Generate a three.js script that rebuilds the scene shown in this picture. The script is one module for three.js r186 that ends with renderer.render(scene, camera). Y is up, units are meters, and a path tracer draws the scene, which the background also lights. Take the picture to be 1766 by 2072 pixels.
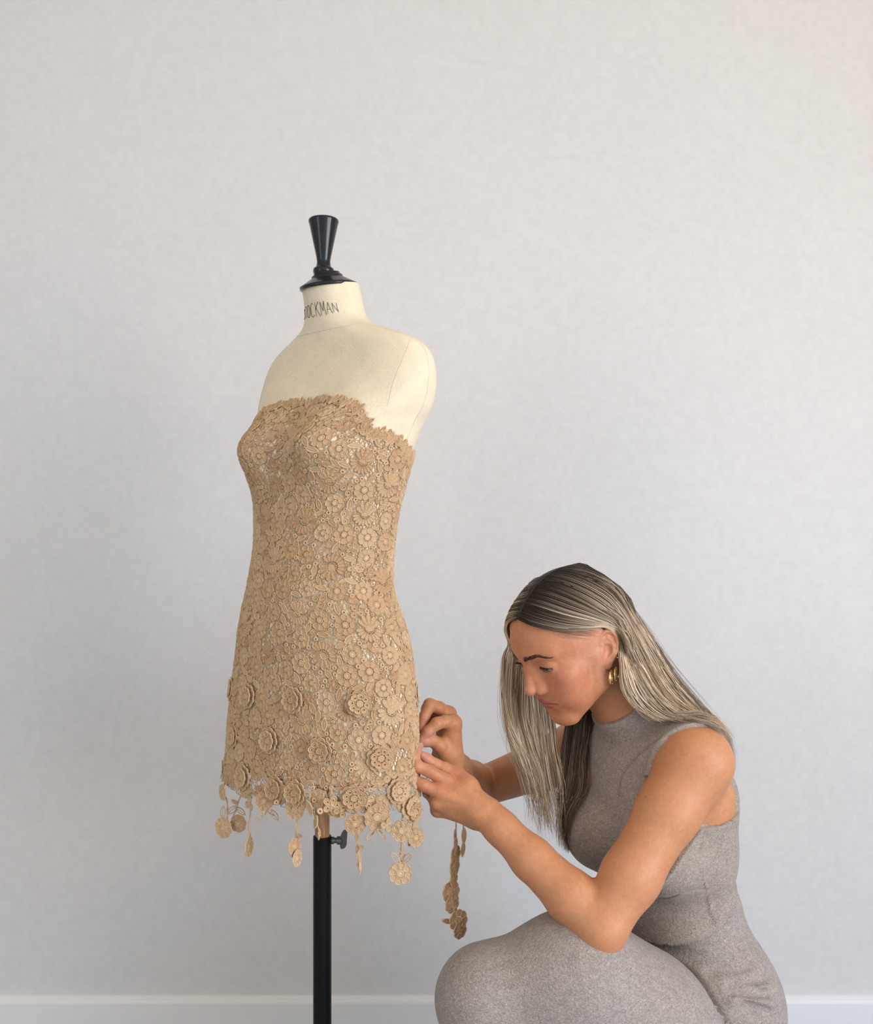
import * as THREE from 'three';
import { RectAreaLightUniformsLib } from 'three/addons/lights/RectAreaLightUniformsLib.js';
import { RoundedBoxGeometry } from 'three/addons/geometries/RoundedBoxGeometry.js';
import { mergeGeometries } from 'three/addons/utils/BufferGeometryUtils.js';

// ------------------------------------------------------------------ camera, light, exposure
RectAreaLightUniformsLib.init();
const scene = new THREE.Scene();
const FOCAL = 1900, EYE = 1.18, HORIZON = 1100;              // in pixels of a 1766 x 2072 frame
const camera = new THREE.PerspectiveCamera(2 * Math.atan(1036 / FOCAL) * 180 / Math.PI, 1766 / 2072, 0.05, 60);
camera.position.set(0, EYE, 0);
camera.setViewOffset(1766, 2072, 0, 1036 - HORIZON, 1766, 2072);   // level camera, lens shifted a little
const renderer = new THREE.WebGLRenderer();
renderer.toneMapping = THREE.LinearToneMapping;
renderer.toneMappingExposure = 1.04;
renderer.shadowMap.enabled = true;
scene.background = new THREE.Color().setRGB(0.85, 0.95, 1.1);
// daylight entering by the tall window in the right-hand wall: the sky's part slants down into the room, the part thrown back by the sunlit street slants up
const WIN = { x: 3.1, z0: -0.15, z1: 2.55, y0: 0.4, y1: 2.6, side: -1 }, WIN2 = { x: -2.9, z0: 1.1, z1: 2.8, y0: 0.4, y1: 2.6, side: 1 };
function daylight(w, r, g, b, nits, slant, inset) {
  const l = new THREE.RectAreaLight(new THREE.Color().setRGB(r, g, b), nits, w.z1 - w.z0, w.y1 - w.y0), y = (w.y0 + w.y1) / 2, z = (w.z0 + w.z1) / 2;
  l.position.set(w.x + w.side * inset, y, z); l.lookAt(w.x + w.side * (inset + 1), y + Math.tan(slant), z); l.castShadow = true; scene.add(l);
}
daylight(WIN, 0.76, 0.98, 1.32, 6.4, -0.75, 0.10); daylight(WIN, 1.28, 1.0, 0.68, 4.6, 0.75, 0.12);
daylight(WIN2, 0.98, 1.0, 1.02, 2.6, 0, 0.10);         // a second, shadier window behind the camera on the left

// ------------------------------------------------------------------ helpers
const V = (x, y, z) => new THREE.Vector3(x, y, z);
function rngOf(seed) { let a = seed >>> 0; return () => { a = (a + 0x6D2B79F5) | 0; let t = Math.imul(a ^ (a >>> 15), 1 | a); t = (t + Math.imul(t ^ (t >>> 7), 61 | t)) ^ t; return ((t ^ (t >>> 14)) >>> 0) / 4294967296; }; }
const at = (px, py, d) => V((px - 883) / FOCAL * d, EYE - (py - HORIZON) / FOCAL * d, -d);   // a point of the place, surveyed from the photograph, at distance d
const clamp = (x, a = 0, b = 1) => Math.min(b, Math.max(a, x));
const mix = (a, b, t) => a + (b - a) * t;
const smooth = (a, b, x) => { const t = clamp((x - a) / (b - a)); return t * t * (3 - 2 * t); };
const used = new Map();
function numbered(n) { const k = used.get(n) || 0; used.set(n, k + 1); return k ? n + '_' + String(k).padStart(3, '0') : n; }
function prep(o) { o.traverse((m) => { if (m.isMesh) { m.castShadow = true; m.receiveShadow = true; } }); return o; }
function thing(name, label, category, group, kind) {
  const o = new THREE.Group(); o.name = numbered(name); scene.add(o);
  o.userData = { label, category }; if (group) o.userData.group = group; if (kind) o.userData.kind = kind;
  return o;
}
function mesh(name, geo, mat, parent, label) {
  const m = new THREE.Mesh(geo, mat); m.name = parent === scene ? numbered(name) : name; m.castShadow = m.receiveShadow = true;
  if (label) m.userData.label = label;
  parent.add(m); return m;
}
function structure(name, geo, mat, label, category) { const m = mesh(name, geo, mat, scene); m.userData = { label, category, kind: 'structure' }; return m; }
function box(x0, x1, y0, y1, z0, z1, r = 0) {
  const g = r ? new RoundedBoxGeometry(x1 - x0, y1 - y0, z1 - z0, 2, r) : new THREE.BoxGeometry(x1 - x0, y1 - y0, z1 - z0);
  g.translate((x0 + x1) / 2, (y0 + y1) / 2, (z0 + z1) / 2); return g;
}
function strip(g) { for (const k of Object.keys(g.attributes)) if (!['position', 'normal', 'uv', 'color'].includes(k)) g.deleteAttribute(k); return g; }
function merge(list) { return mergeGeometries(list.map((g) => { const h = g.index ? g.toNonIndexed() : g; return strip(h); })); }
// value noise on a torus, for textures that repeat without a seam
function tileNoise(seed) {
  const r = rngOf(seed), N = 256, t = new Float32Array(N * N); for (let i = 0; i < t.length; i++) t[i] = r();
  return (x, y, period) => {
    const xi = Math.floor(x), yi = Math.floor(y), fx = x - xi, fy = y - yi, w = (v) => ((v % period) + period) % period;
    const sx = fx * fx * (3 - 2 * fx), sy = fy * fy * (3 - 2 * fy), g = (a, b) => t[(w(b) % N) * N + (w(a) % N)];
    return mix(mix(g(xi, yi), g(xi + 1, yi), sx), mix(g(xi, yi + 1), g(xi + 1, yi + 1), sx), sy);
  };
}
function texture(size, fn, srgb, repeat) {
  const d = new Uint8Array(size * size * 4);
  for (let y = 0; y < size; y++) for (let x = 0; x < size; x++) {
    const c = fn(x / size, y / size), i = (y * size + x) * 4;
    if (typeof c === 'number') d[i] = d[i + 1] = d[i + 2] = clamp(c) * 255; else for (let k = 0; k < 3; k++) d[i + k] = clamp(c[k]) * 255;
    d[i + 3] = 255;
  }
  const t = new THREE.DataTexture(d, size, size); t.magFilter = THREE.LinearFilter; t.minFilter = THREE.LinearMipmapLinearFilter; t.generateMipmaps = true;
  t.wrapS = t.wrapT = THREE.RepeatWrapping; if (srgb) t.colorSpace = THREE.SRGBColorSpace;
  if (repeat) t.repeat.set(repeat, repeat);
  t.needsUpdate = true; return t;
}
// gives a geometry uv in metres, by the axis its faces look along
function boxUV(g0) {
  const g = g0.index ? g0.toNonIndexed() : g0, p = g.attributes.position, uv = new Float32Array(p.count * 2), a = V(), b = V(), c = V();
  for (let i = 0; i < p.count; i += 3) {
    a.fromBufferAttribute(p, i); b.fromBufferAttribute(p, i + 1).sub(a); c.fromBufferAttribute(p, i + 2).sub(a); b.cross(c);
    const x = Math.abs(b.x), y = Math.abs(b.y), z = Math.abs(b.z);
    for (let k = i; k < i + 3; k++) {
      const X = p.getX(k), Y = p.getY(k), Z = p.getZ(k);
      if (x >= y && x >= z) { uv[2 * k] = Z; uv[2 * k + 1] = Y; } else if (y >= z) { uv[2 * k] = X; uv[2 * k + 1] = Z; } else { uv[2 * k] = X; uv[2 * k + 1] = Y; }
    }
  }
  g.setAttribute('uv', new THREE.BufferAttribute(uv, 2)); return g;
}
// a tube of n-gon section along points, radius r(t) or a number; flat squashes it across its second axis
function tube(pts, r, sides = 6, flat = 1, cap = true) {
  const P = [], I = [], N = [], n = pts.length, T = V(), A = V(), B = V(), ref = V(0, 0, 0);
  for (let i = 0; i < n; i++) {
    T.copy(pts[Math.min(i + 1, n - 1)]).sub(pts[Math.max(i - 1, 0)]).normalize();
    if (i === 0) { ref.set(Math.abs(T.y) < 0.9 ? 0 : 1, Math.abs(T.y) < 0.9 ? 1 : 0, 0); A.copy(ref).cross(T).normalize(); } else A.addScaledVector(T, -A.dot(T)).normalize();
    B.copy(T).cross(A);
    const rad = typeof r === 'function' ? r(i / (n - 1)) : r;
    for (let k = 0; k < sides; k++) {
      const a = k / sides * Math.PI * 2, ca = Math.cos(a), sa = Math.sin(a);
      P.push(pts[i].x + rad * (A.x * ca + B.x * sa * flat), pts[i].y + rad * (A.y * ca + B.y * sa * flat), pts[i].z + rad * (A.z * ca + B.z * sa * flat));
      const nx = A.x * ca * flat + B.x * sa, ny = A.y * ca * flat + B.y * sa, nz = A.z * ca * flat + B.z * sa, l = Math.hypot(nx, ny, nz) || 1; N.push(nx / l, ny / l, nz / l);
    }
  }
  for (let i = 0; i < n - 1; i++) for (let k = 0; k < sides; k++) { const a = i * sides + k, b = i * sides + (k + 1) % sides; I.push(a, b, a + sides, b, b + sides, a + sides); }
  if (cap) for (let k = 1; k < sides - 1; k++) { I.push(0, k + 1, k); const o = (n - 1) * sides; I.push(o, o + k, o + k + 1); }
  const g = new THREE.BufferGeometry();
  g.setAttribute('position', new THREE.Float32BufferAttribute(P, 3)); g.setAttribute('normal', new THREE.Float32BufferAttribute(N, 3)); g.setIndex(I);
  return g;
}
function spline(pts, n) { return new THREE.CatmullRomCurve3(pts, false, 'centripetal').getPoints(n); }
// meshes the zero surface of a distance field (surface nets, normals from the field); blocks far from the surface are skipped
function surfaceNets(sdf, lo, hi, cell) {
  const B = 8, up = (v) => Math.ceil((Math.ceil(v / cell) + 2) / B) * B, nx = up(hi[0] - lo[0]), ny = up(hi[1] - lo[1]), nz = up(hi[2] - lo[2]), sl = nx * ny;
  const F = new Float32Array(sl * nz), map = new Int32Array(sl * nz).fill(-1), live = [], P = [], I = [];
  for (let bk = 0; bk < nz; bk += B) for (let bj = 0; bj < ny; bj += B) for (let bi = 0; bi < nx; bi += B) {
    const c = sdf(lo[0] + (bi + B / 2) * cell, lo[1] + (bj + B / 2) * cell, lo[2] + (bk + B / 2) * cell), skip = Math.abs(c) > B * cell * 1.15;
    for (let k = bk; k < bk + B; k++) for (let j = bj; j < bj + B; j++) for (let i = bi; i < bi + B; i++) F[k * sl + j * nx + i] = skip ? c : sdf(lo[0] + i * cell, lo[1] + j * cell, lo[2] + k * cell);
    if (!skip) live.push(bi, bj, bk);
  }
  const off = [0, 1, nx, nx + 1, sl, sl + 1, sl + nx, sl + nx + 1], cs = [[0, 0, 0], [1, 0, 0], [0, 1, 0], [1, 1, 0], [0, 0, 1], [1, 0, 1], [0, 1, 1], [1, 1, 1]], ed = [[0, 1], [2, 3], [4, 5], [6, 7], [0, 2], [1, 3], [4, 6], [5, 7], [0, 4], [1, 5], [2, 6], [3, 7]];
  for (let q = 0; q < live.length; q += 3) for (let k = live[q + 2]; k < Math.min(live[q + 2] + B, nz - 1); k++) for (let j = live[q + 1]; j < Math.min(live[q + 1] + B, ny - 1); j++) for (let i = live[q]; i < Math.min(live[q] + B, nx - 1); i++) {
    const o = k * sl + j * nx + i; let m = 0; for (let e = 0; e < 8; e++) if (F[o + off[e]] < 0) m++;
    if (m === 0 || m === 8) continue;
    let x = 0, y = 0, z = 0, n = 0;
    for (const [a, b] of ed) { const va = F[o + off[a]], vb = F[o + off[b]]; if ((va < 0) !== (vb < 0)) { const t = va / (va - vb); x += mix(cs[a][0], cs[b][0], t); y += mix(cs[a][1], cs[b][1], t); z += mix(cs[a][2], cs[b][2], t); n++; } }
    map[o] = P.length / 3; P.push(lo[0] + (i + x / n) * cell, lo[1] + (j + y / n) * cell, lo[2] + (k + z / n) * cell);
  }
  for (let q = 0; q < live.length; q += 3) for (let k = Math.max(1, live[q + 2]); k < Math.min(live[q + 2] + B, nz - 1); k++) for (let j = Math.max(1, live[q + 1]); j < Math.min(live[q + 1] + B, ny - 1); j++) for (let i = Math.max(1, live[q]); i < Math.min(live[q] + B, nx - 1); i++) {
    const o = k * sl + j * nx + i, s = F[o] < 0, quad = (a, b, c, d) => { if (a < 0 || b < 0 || c < 0 || d < 0) return; if (s) I.push(a, b, c, a, c, d); else I.push(a, c, b, a, d, c); };
    if (s !== F[o + 1] < 0) quad(map[o - nx - sl], map[o - sl], map[o], map[o - nx]);
    if (s !== F[o + nx] < 0) quad(map[o - 1 - sl], map[o - 1], map[o], map[o - sl]);
    if (s !== F[o + sl] < 0) quad(map[o - 1 - nx], map[o - nx], map[o], map[o - 1]);
  }
  const N = new Float32Array(P.length), h = cell * 0.4;
  for (let i = 0; i < P.length; i += 3) {
    let x = P[i], y = P[i + 1], z = P[i + 2];
    const grad = () => { const gx = sdf(x + h, y, z) - sdf(x - h, y, z), gy = sdf(x, y + h, z) - sdf(x, y - h, z), gz = sdf(x, y, z + h) - sdf(x, y, z - h), l = Math.hypot(gx, gy, gz) || 1; N[i] = gx / l; N[i + 1] = gy / l; N[i + 2] = gz / l; };
    grad(); const d = clamp(sdf(x, y, z), -cell * 0.5, cell * 0.5) * 0.8; P[i] = x -= N[i] * d; P[i + 1] = y -= N[i + 1] * d; P[i + 2] = z -= N[i + 2] * d;
  }
  const g = new THREE.BufferGeometry();
  g.setAttribute('position', new THREE.Float32BufferAttribute(P, 3)); g.setAttribute('normal', new THREE.BufferAttribute(N, 3)); g.setIndex(I);
  return g;
}
const std = (o) => new THREE.MeshStandardMaterial(o), phys = (o) => new THREE.MeshPhysicalMaterial(o), rgb = (r, g, b) => new THREE.Color().setRGB(r, g, b), hex = (h) => new THREE.Color(h);
// ------------------------------------------------------------------ the room
const ROOM = { x0: -2.9, x1: 3.1, z0: -2.22, z1: 3.3, h: 2.95, t: 0.15 };
{
  const n = tileNoise(11), n2 = tileNoise(12);
  const plasterBump = texture(1024, (u, v) => 0.5 + 0.6 * (n(u * 256, v * 256, 256) - 0.5) + 0.25 * (n2(u * 128, v * 128, 128) - 0.5));
  const plasterTone = texture(1024, (u, v) => {
    const b = 0.5 * n(u * 5 + 3, v * 5, 5) + 0.3 * n2(u * 11, v * 11 + 2, 11) + 0.2 * n(u * 23, v * 23, 23), g = n2(u * 200, v * 200, 200) - 0.5, w = 0.955 + 0.02 * (b - 0.5) + 0.022 * g, t = 0.012 * (n2(u * 6, v * 6 + 9, 6) - 0.5);
    return [w + t, w, w - t];
  }, true);
  plasterTone.repeat.set(0.38, 0.38); plasterBump.repeat.set(1.6, 1.6);
  const plaster = std({ color: rgb(0.765, 0.755, 0.738), map: plasterTone, bumpMap: plasterBump, bumpScale: 0.00025, roughness: 0.92 });
  const white = std({ color: rgb(0.8, 0.79, 0.775), roughness: 0.55 });
  const { x0, x1, z0, z1, h, t } = ROOM;
  structure('wall_back', boxUV(box(x0 - t, x1 + t, 0, h, z0 - t, z0)), plaster, 'plain off-white plaster wall behind the dress form', 'wall');
  const pierced = (xa, xb, w) => boxUV(merge([box(xa, xb, 0, w.y0, z0, z1), box(xa, xb, w.y1, h, z0, z1), box(xa, xb, w.y0, w.y1, z0, w.z0), box(xa, xb, w.y0, w.y1, w.z1, z1)]));
  structure('wall_left', pierced(x0 - t, x0, WIN2), plaster, 'plain off-white side wall with a narrow window', 'wall');
  structure('wall_front', boxUV(box(x0 - t, x1 + t, 0, h, z1, z1 + t)), plaster, 'plain off-white wall facing the dress form', 'wall');
  structure('ceiling', boxUV(box(x0 - t, x1 + t, h, h + t, z0 - t, z1 + t)), std({ color: rgb(0.84, 0.77, 0.66), roughness: 0.9 }), 'cream ceiling', 'ceiling');
  structure('wall_right', pierced(x1, x1 + t, WIN), plaster, 'off-white side wall with a tall wide window', 'wall');
  // plank floor: each board a piece of its own
  const floor = new THREE.Group(); floor.name = 'floor'; floor.userData = { label: 'pale grey painted plank floor', category: 'floor', kind: 'structure' }; scene.add(floor);
  mesh('subfloor', box(x0 - t, x1 + t, -0.12, -0.02, z0 - t, z1 + t), std({ color: rgb(0.2, 0.15, 0.1), roughness: 0.9 }), floor);
  const r = rngOf(5), grain = texture(512, (u, v) => { const w = 0.8 + 0.2 * n(u * 3, v * 120, 120) - 0.12 * n2(u * 8, v * 250, 250); return [w, w, w]; }, true, 1), tones = [0.95, 1.02, 0.9, 1.06].map((k) => std({ color: rgb(0.47 * k, 0.53 * k, 0.60 * k), map: grain, roughness: 0.5 }));
  const long = boxUV(box(0, 1.712, -0.02, 0, 0, 0.137, 0.0015));
  for (let i = 0; i * 0.14 < z1 - z0; i++) for (let k = 0; k < 5; k++) { const b = mesh('plank', long, tones[Math.floor(r() * 4)], floor); b.position.set(x0 - (i % 3) * 0.5 + k * 1.715, 0, z0 + i * 0.14 + 0.001); }
  // skirting with a rounded lip
  const bb = new THREE.Shape(); bb.moveTo(0, 0); bb.lineTo(0.016, 0); bb.lineTo(0.016, 0.098); bb.quadraticCurveTo(0.0155, 0.1055, 0.010, 0.108); bb.lineTo(0.007, 0.1105); bb.quadraticCurveTo(0.004, 0.113, 0, 0.1135); bb.lineTo(0, 0);
  const bg = new THREE.ExtrudeGeometry(bb, { depth: x1 - x0, bevelEnabled: false, curveSegments: 6 }); bg.rotateY(-Math.PI / 2); bg.translate(x1, 0, z0 + 0.0001);
  // the extrusion runs along -x after the turn and its thickness towards the room
  structure('baseboard_back', boxUV(bg), white, 'white painted baseboard along the wall behind the dress form', 'baseboard');
  // the windows (outside the frame): sashes, bars, panes
  const glass = phys({ color: 0xffffff, transmission: 1, thickness: 0, roughness: 0, ior: 1.5 });
  [WIN, WIN2].forEach((W, i) => {
    const w = new THREE.Group(); w.name = 'window_' + (i + 1); w.userData = { label: i ? 'narrower white window in the left wall' : 'tall white window with glazing bars in the right wall', category: 'window', kind: 'structure' }; scene.add(w);
    const { y0, y1 } = W, a = W.z0, b = W.z1, m = (a + b) / 2, X = W.x - W.side * 0.07, fr = (p, q, u, v) => box(X - 0.03, X + 0.03, u, v, p, q, 0.004);
    mesh('window_frame', merge([fr(a, b, y0, y0 + 0.07), fr(a, b, y1 - 0.07, y1), fr(a, a + 0.07, y0, y1), fr(b - 0.07, b, y0, y1)]), white, w);
    mesh('mullion', fr(m - 0.05, m + 0.05, y0, y1), white, w);
    for (let k = 1; k < 3; k++) for (const s of [0, 1]) mesh('glazing_bar', fr(s ? m : a, s ? b : m, y0 + (y1 - y0) * k / 3 - 0.02, y0 + (y1 - y0) * k / 3 + 0.02), white, w);
    for (let k = 0; k < 3; k++) for (const s of [0, 1]) mesh('pane', box(X - 0.002, X + 0.002, y0 + (y1 - y0) * k / 3, y0 + (y1 - y0) * (k + 1) / 3, s ? m : a, s ? b : m), glass, w);
  });
}
// ------------------------------------------------------------------ dress form
const FORM = { x: (652 - 883) / FOCAL * 1.57, z: -1.57, yaw: 40 * Math.PI / 180 };
FORM.L = V(Math.cos(FORM.yaw), 0, Math.sin(FORM.yaw)); FORM.F = V(-Math.sin(FORM.yaw), 0, Math.cos(FORM.yaw));
// height, half width, depth to the front, depth to the back, shift to the front, squareness of the section
const STATIONS = [
  [0.640, 0.197, 0.130, 0.130, 0.010, 2.2], [0.734, 0.191, 0.122, 0.124, 0.010, 2.2], [0.800, 0.188, 0.114, 0.121, 0.009, 2.2], [0.849, 0.186, 0.108, 0.120, 0.010, 2.2], [0.891, 0.184, 0.107, 0.120, 0.008, 2.2], [0.932, 0.179, 0.104, 0.120, 0.008, 2.2],
  [0.973, 0.173, 0.102, 0.118, 0.006, 2.2], [1.015, 0.165, 0.102, 0.113, 0.005, 2.2], [1.056, 0.154, 0.102, 0.102, 0.005, 2.2], [1.097, 0.138, 0.101, 0.091, 0.004, 2.2], [1.139, 0.132, 0.098, 0.085, 0.000, 2.2], [1.172, 0.132, 0.098, 0.081, -0.006, 2.2],
  [1.221, 0.137, 0.096, 0.080, -0.010, 2.2], [1.263, 0.145, 0.096, 0.084, -0.015, 2.2], [1.304, 0.153, 0.098, 0.086, -0.021, 2.25], [1.341, 0.160, 0.098, 0.086, -0.027, 2.35], [1.375, 0.170, 0.090, 0.080, -0.038, 2.5], [1.403, 0.183, 0.083, 0.074, -0.046, 2.6], [1.440, 0.190, 0.074, 0.068, -0.051, 2.6],
  [1.468, 0.189, 0.065, 0.062, -0.053, 2.5], [1.488, 0.183, 0.058, 0.058, -0.052, 2.4], [1.503, 0.171, 0.054, 0.055, -0.049, 2.3], [1.517, 0.148, 0.051, 0.053, -0.045, 2.2], [1.531, 0.112, 0.049, 0.051, -0.041, 2.1], [1.545, 0.076, 0.048, 0.049, -0.036, 2.0], [1.562, 0.058, 0.047, 0.047, -0.031, 2.0], [1.585, 0.053, 0.046, 0.046, -0.026, 2.0], [1.632, 0.0475, 0.0455, 0.0455, -0.013, 2.0]];
function station(y) {
  const S = STATIONS, n = S.length; let i = 0; while (i < n - 2 && y > S[i + 1][0]) i++;
  const p = S[Math.max(i - 1, 0)], a = S[i], b = S[i + 1], q = S[Math.min(i + 2, n - 1)], h = b[0] - a[0], t = clamp((y - a[0]) / h), t2 = t * t, t3 = t2 * t, out = [];
  for (let k = 1; k < 6; k++) {
    const da = (b[k] - p[k]) / (b[0] - p[0]) * h, db = (q[k] - a[k]) / (q[0] - a[0]) * h;
    out.push((2 * t3 - 3 * t2 + 1) * a[k] + (t3 - 2 * t2 + t) * da + (-2 * t3 + 3 * t2) * b[k] + (t3 - t2) * db);
  }
  return out;
}
const spow = (c, n) => Math.sign(c) * Math.pow(Math.abs(c), 2 / n);
// point of the form's skin: th 0 looks to its left side, 90 degrees to the front
function formRaw(th, y, out) {
  const [a, bf, bb, c, n] = station(y), s = Math.sin(th), x = a * spow(Math.cos(th), n); let z = (s > 0 ? bf : bb) * spow(s, n) + c;
  if (s > 0 && y > 1.2 && y < 1.5) {
    const dy = y - 1.338, sy = dy > 0 ? 0.066 : 0.055, w = smooth(0, 0.5, s);
    for (const e of [-1, 1]) { const dx = (x - e * 0.078), sx = 0.058; z += w * 0.043 * Math.exp(-dx * dx / (sx * sx) - dy * dy / (sy * sy)); }
  }
  return out.set(FORM.x + FORM.L.x * x + FORM.F.x * z, y, FORM.z + FORM.L.z * x + FORM.F.z * z);
}
const _a = V(), _b = V(), _c = V(), _d = V();
function formPoint(th, y, off, out = V()) {
  formRaw(th, y, out); if (!off) return out;
  formRaw(th + 0.01, y, _a).sub(formRaw(th - 0.01, y, _b)); formRaw(th, y + 0.002, _c).sub(formRaw(th, y - 0.002, _d));
  _c.cross(_a).normalize(); return out.addScaledVector(_c, off);
}
function formNormal(th, y, out = V()) { formRaw(th + 0.01, y, _a).sub(formRaw(th - 0.01, y, _b)); formRaw(th, y + 0.002, _c).sub(formRaw(th, y - 0.002, _d)); return out.copy(_c).cross(_a).normalize(); }
function formScale(th, y) { formRaw(th + 0.02, y, _a).sub(formRaw(th - 0.02, y, _b)); formRaw(th, y + 0.004, _c).sub(formRaw(th, y - 0.004, _d)); return [_a.length() / 0.04, _c.length() / 0.008]; }
const FORM_BOTTOM = 0.813, FORM_TOP = 1.612;
{
  const form = thing('dress_form', 'ivory linen dress form with a black turned knob on a black pole', 'dress form');
  const n = tileNoise(21), n2 = tileNoise(22);
  const weave = texture(512, (u, v) => 0.5 + 0.22 * Math.sin(u * 512 * Math.PI / 2) * Math.sin(v * 512 * Math.PI / 2) + 0.5 * (n(u * 160, v * 160, 160) - 0.5)), tone = texture(512, (u, v) => { const w = 0.94 + 0.05 * (n(u * 200, v * 200, 200) - 0.5) + 0.04 * (n2(u * 14, v * 14, 14) - 0.5); return [w, w * 0.995, w * 0.985]; }, true);
  weave.repeat.set(6, 6); tone.repeat.set(3, 3);
  const linen = std({ color: rgb(0.92, 0.80, 0.60), map: tone, bumpMap: weave, bumpScale: 0.0003, roughness: 0.9 });
  const R = 190, C = 144, P = [], U = [], I = [], p = V();
  for (let j = 0; j <= R; j++) { const y = mix(FORM_BOTTOM, FORM_TOP, j / R); for (let i = 0; i <= C; i++) { const th = i / C * Math.PI * 2; formPoint(th, y, 0, p); p.y -= 0.17 * smooth(1.57, FORM_TOP, y) * ((p.x - FORM.x) * FORM.F.x + (p.z - FORM.z) * FORM.F.z + 0.0135); P.push(p.x, p.y, p.z); U.push(th * 0.15, y); } }
  for (let j = 0; j < R; j++) for (let i = 0; i < C; i++) { const a = j * (C + 1) + i; I.push(a, a + C + 1, a + 1, a + 1, a + C + 1, a + C + 2); }
  const cb = P.length / 3; formPoint(0, FORM_BOTTOM, 0, p); P.push(FORM.x, FORM_BOTTOM + 0.004, FORM.z); U.push(0, 0); for (let i = 0; i < C; i++) I.push(cb, i, i + 1);
  const g = new THREE.BufferGeometry(); g.setAttribute('position', new THREE.Float32BufferAttribute(P, 3)); g.setAttribute('uv', new THREE.Float32BufferAttribute(U, 2)); g.setIndex(I); g.computeVertexNormals();
  mesh('torso', g, linen, form);
  // stitched seams
  const seamMat = std({ color: rgb(0.68, 0.60, 0.46), roughness: 0.9 }), seam = (f, n_ = 60) => { const q = []; for (let i = 0; i <= n_; i++) { const [th, y] = f(i / n_); q.push(formPoint(th, y, 0.0001)); } mesh('seam', tube(q, 0.0004, 4), seamMat, form); };
  seam((t) => [0.02 - 0.06 * t, mix(1.498, 1.30, t)], 50);                                      // side of the arm plate
  for (const s of [1, -1]) seam((t) => { const a = mix(-0.5, Math.PI * 0.9, t), y = 1.43 + 0.075 * Math.sin(a); return [s > 0 ? 0.02 + 0.62 * Math.cos(a) * 0.8 + 0.1 : Math.PI - 0.02 - 0.62 * Math.cos(a) * 0.8 - 0.1, y]; });
  seam((t) => [t * Math.PI * 2, 1.545 - 0.012 * Math.sin(t * Math.PI * 2)], 90);
  // printed maker's lettering on the front of the neck, drawn in strokes
  const ink = std({ color: rgb(0.02, 0.02, 0.022), roughness: 0.7 }), strokes = [], letters = {
    S: [[[0.9, 0.82], [0.6, 1], [0.2, 0.92], [0.12, 0.7], [0.5, 0.52], [0.85, 0.35], [0.8, 0.1], [0.45, 0], [0.1, 0.12]]], T: [[[0, 1], [1, 1]], [[0.5, 1], [0.5, 0]]], O: [[[0.5, 1], [0.15, 0.85], [0.05, 0.5], [0.15, 0.12], [0.5, 0], [0.85, 0.12], [0.95, 0.5], [0.85, 0.85], [0.5, 1]]], C: [[[0.92, 0.85], [0.55, 1], [0.15, 0.85], [0.04, 0.5], [0.15, 0.13], [0.55, 0], [0.92, 0.14]]],
    K: [[[0.1, 1], [0.1, 0]], [[0.92, 1], [0.12, 0.45]], [[0.32, 0.58], [0.98, 0]]], M: [[[0.02, 0], [0.12, 1], [0.5, 0.3], [0.88, 1], [0.98, 0]]], A: [[[0.0, 0], [0.5, 1], [1, 0]], [[0.2, 0.36], [0.8, 0.36]]], N: [[[0.08, 0], [0.08, 1], [0.92, 0], [0.92, 1]]] };
  const word = 'STOCKMAN', hs = [0.76, 0.84, 0.94, 1.06, 1.1, 1.06, 0.86, 0.7], wide = 0.0096, total = word.length * wide;
  [...word].forEach((ch, i) => { for (const line of letters[ch]) { const q = []; for (let k = 0; k < line.length - 1; k++) for (let m = 0; m < 5; m++) q.push([mix(line[k][0], line[k + 1][0], m / 5), mix(line[k][1], line[k + 1][1], m / 5)]); q.push(line[line.length - 1]);
    const pts = q.map(([x, y]) => { const s = (i + x * 0.82 + 0.09) * wide - total / 2; return formPoint(Math.PI / 2 - s / 0.047, 1.568 + (y - 0.5) * 0.0215 * hs[i], 0.00015); }); strokes.push(tube(pts, 0.00085, 5, 0.3)); } });
  mesh('lettering', merge(strokes), ink, form, 'black hand-drawn maker lettering on the neck');
  // neck cap and knob, turned and lacquered black
  const lacquer = phys({ color: rgb(0.012, 0.013, 0.016), roughness: 0.25, specularIntensity: 0.35, clearcoat: 0.3, clearcoatRoughness: 0.06 });
  const turned = (pts) => new THREE.LatheGeometry(pts.map(([x, y]) => new THREE.Vector2(x, y)), 56);
  const q = (c) => [FORM.x + FORM.F.x * c, FORM.z + FORM.F.z * c];
  const cap = mesh('neck_cap', turned([[0, -0.004], [0.0476, -0.004], [0.0482, -0.002], [0.0482, 0.0012], [0.0455, 0.0024], [0.030, 0.0118], [0.0265, 0.0128], [0.0265, 0.0162], [0.0252, 0.0172], [0.0222, 0.0174], [0.0222, 0.0208], [0.021, 0.0218], [0.016, 0.0222], [0, 0.0222]]), lacquer, form);
  const [cx, cz] = q(-0.0135); cap.position.set(cx, 1.6135, cz); cap.quaternion.setFromUnitVectors(V(0, 1, 0), V(FORM.F.x * 0.17, 1, FORM.F.z * 0.17).normalize());
  const knob = mesh('knob', turned([[0, 0], [0.0125, 0], [0.0148, 0.004], [0.0172, 0.010], [0.0176, 0.013], [0.0168, 0.0165], [0.0135, 0.0185], [0.0122, 0.021], [0.0114, 0.025], [0.0112, 0.029], [0.0122, 0.036], [0.0238, 0.0905], [0.0252, 0.0945], [0.0252, 0.0970], [0.0240, 0.0988], [0.020, 0.0994], [0, 0.0996]]), lacquer, form);
  const [kx, kz] = q(-0.003); knob.position.set(kx, 1.6235, kz);
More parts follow.
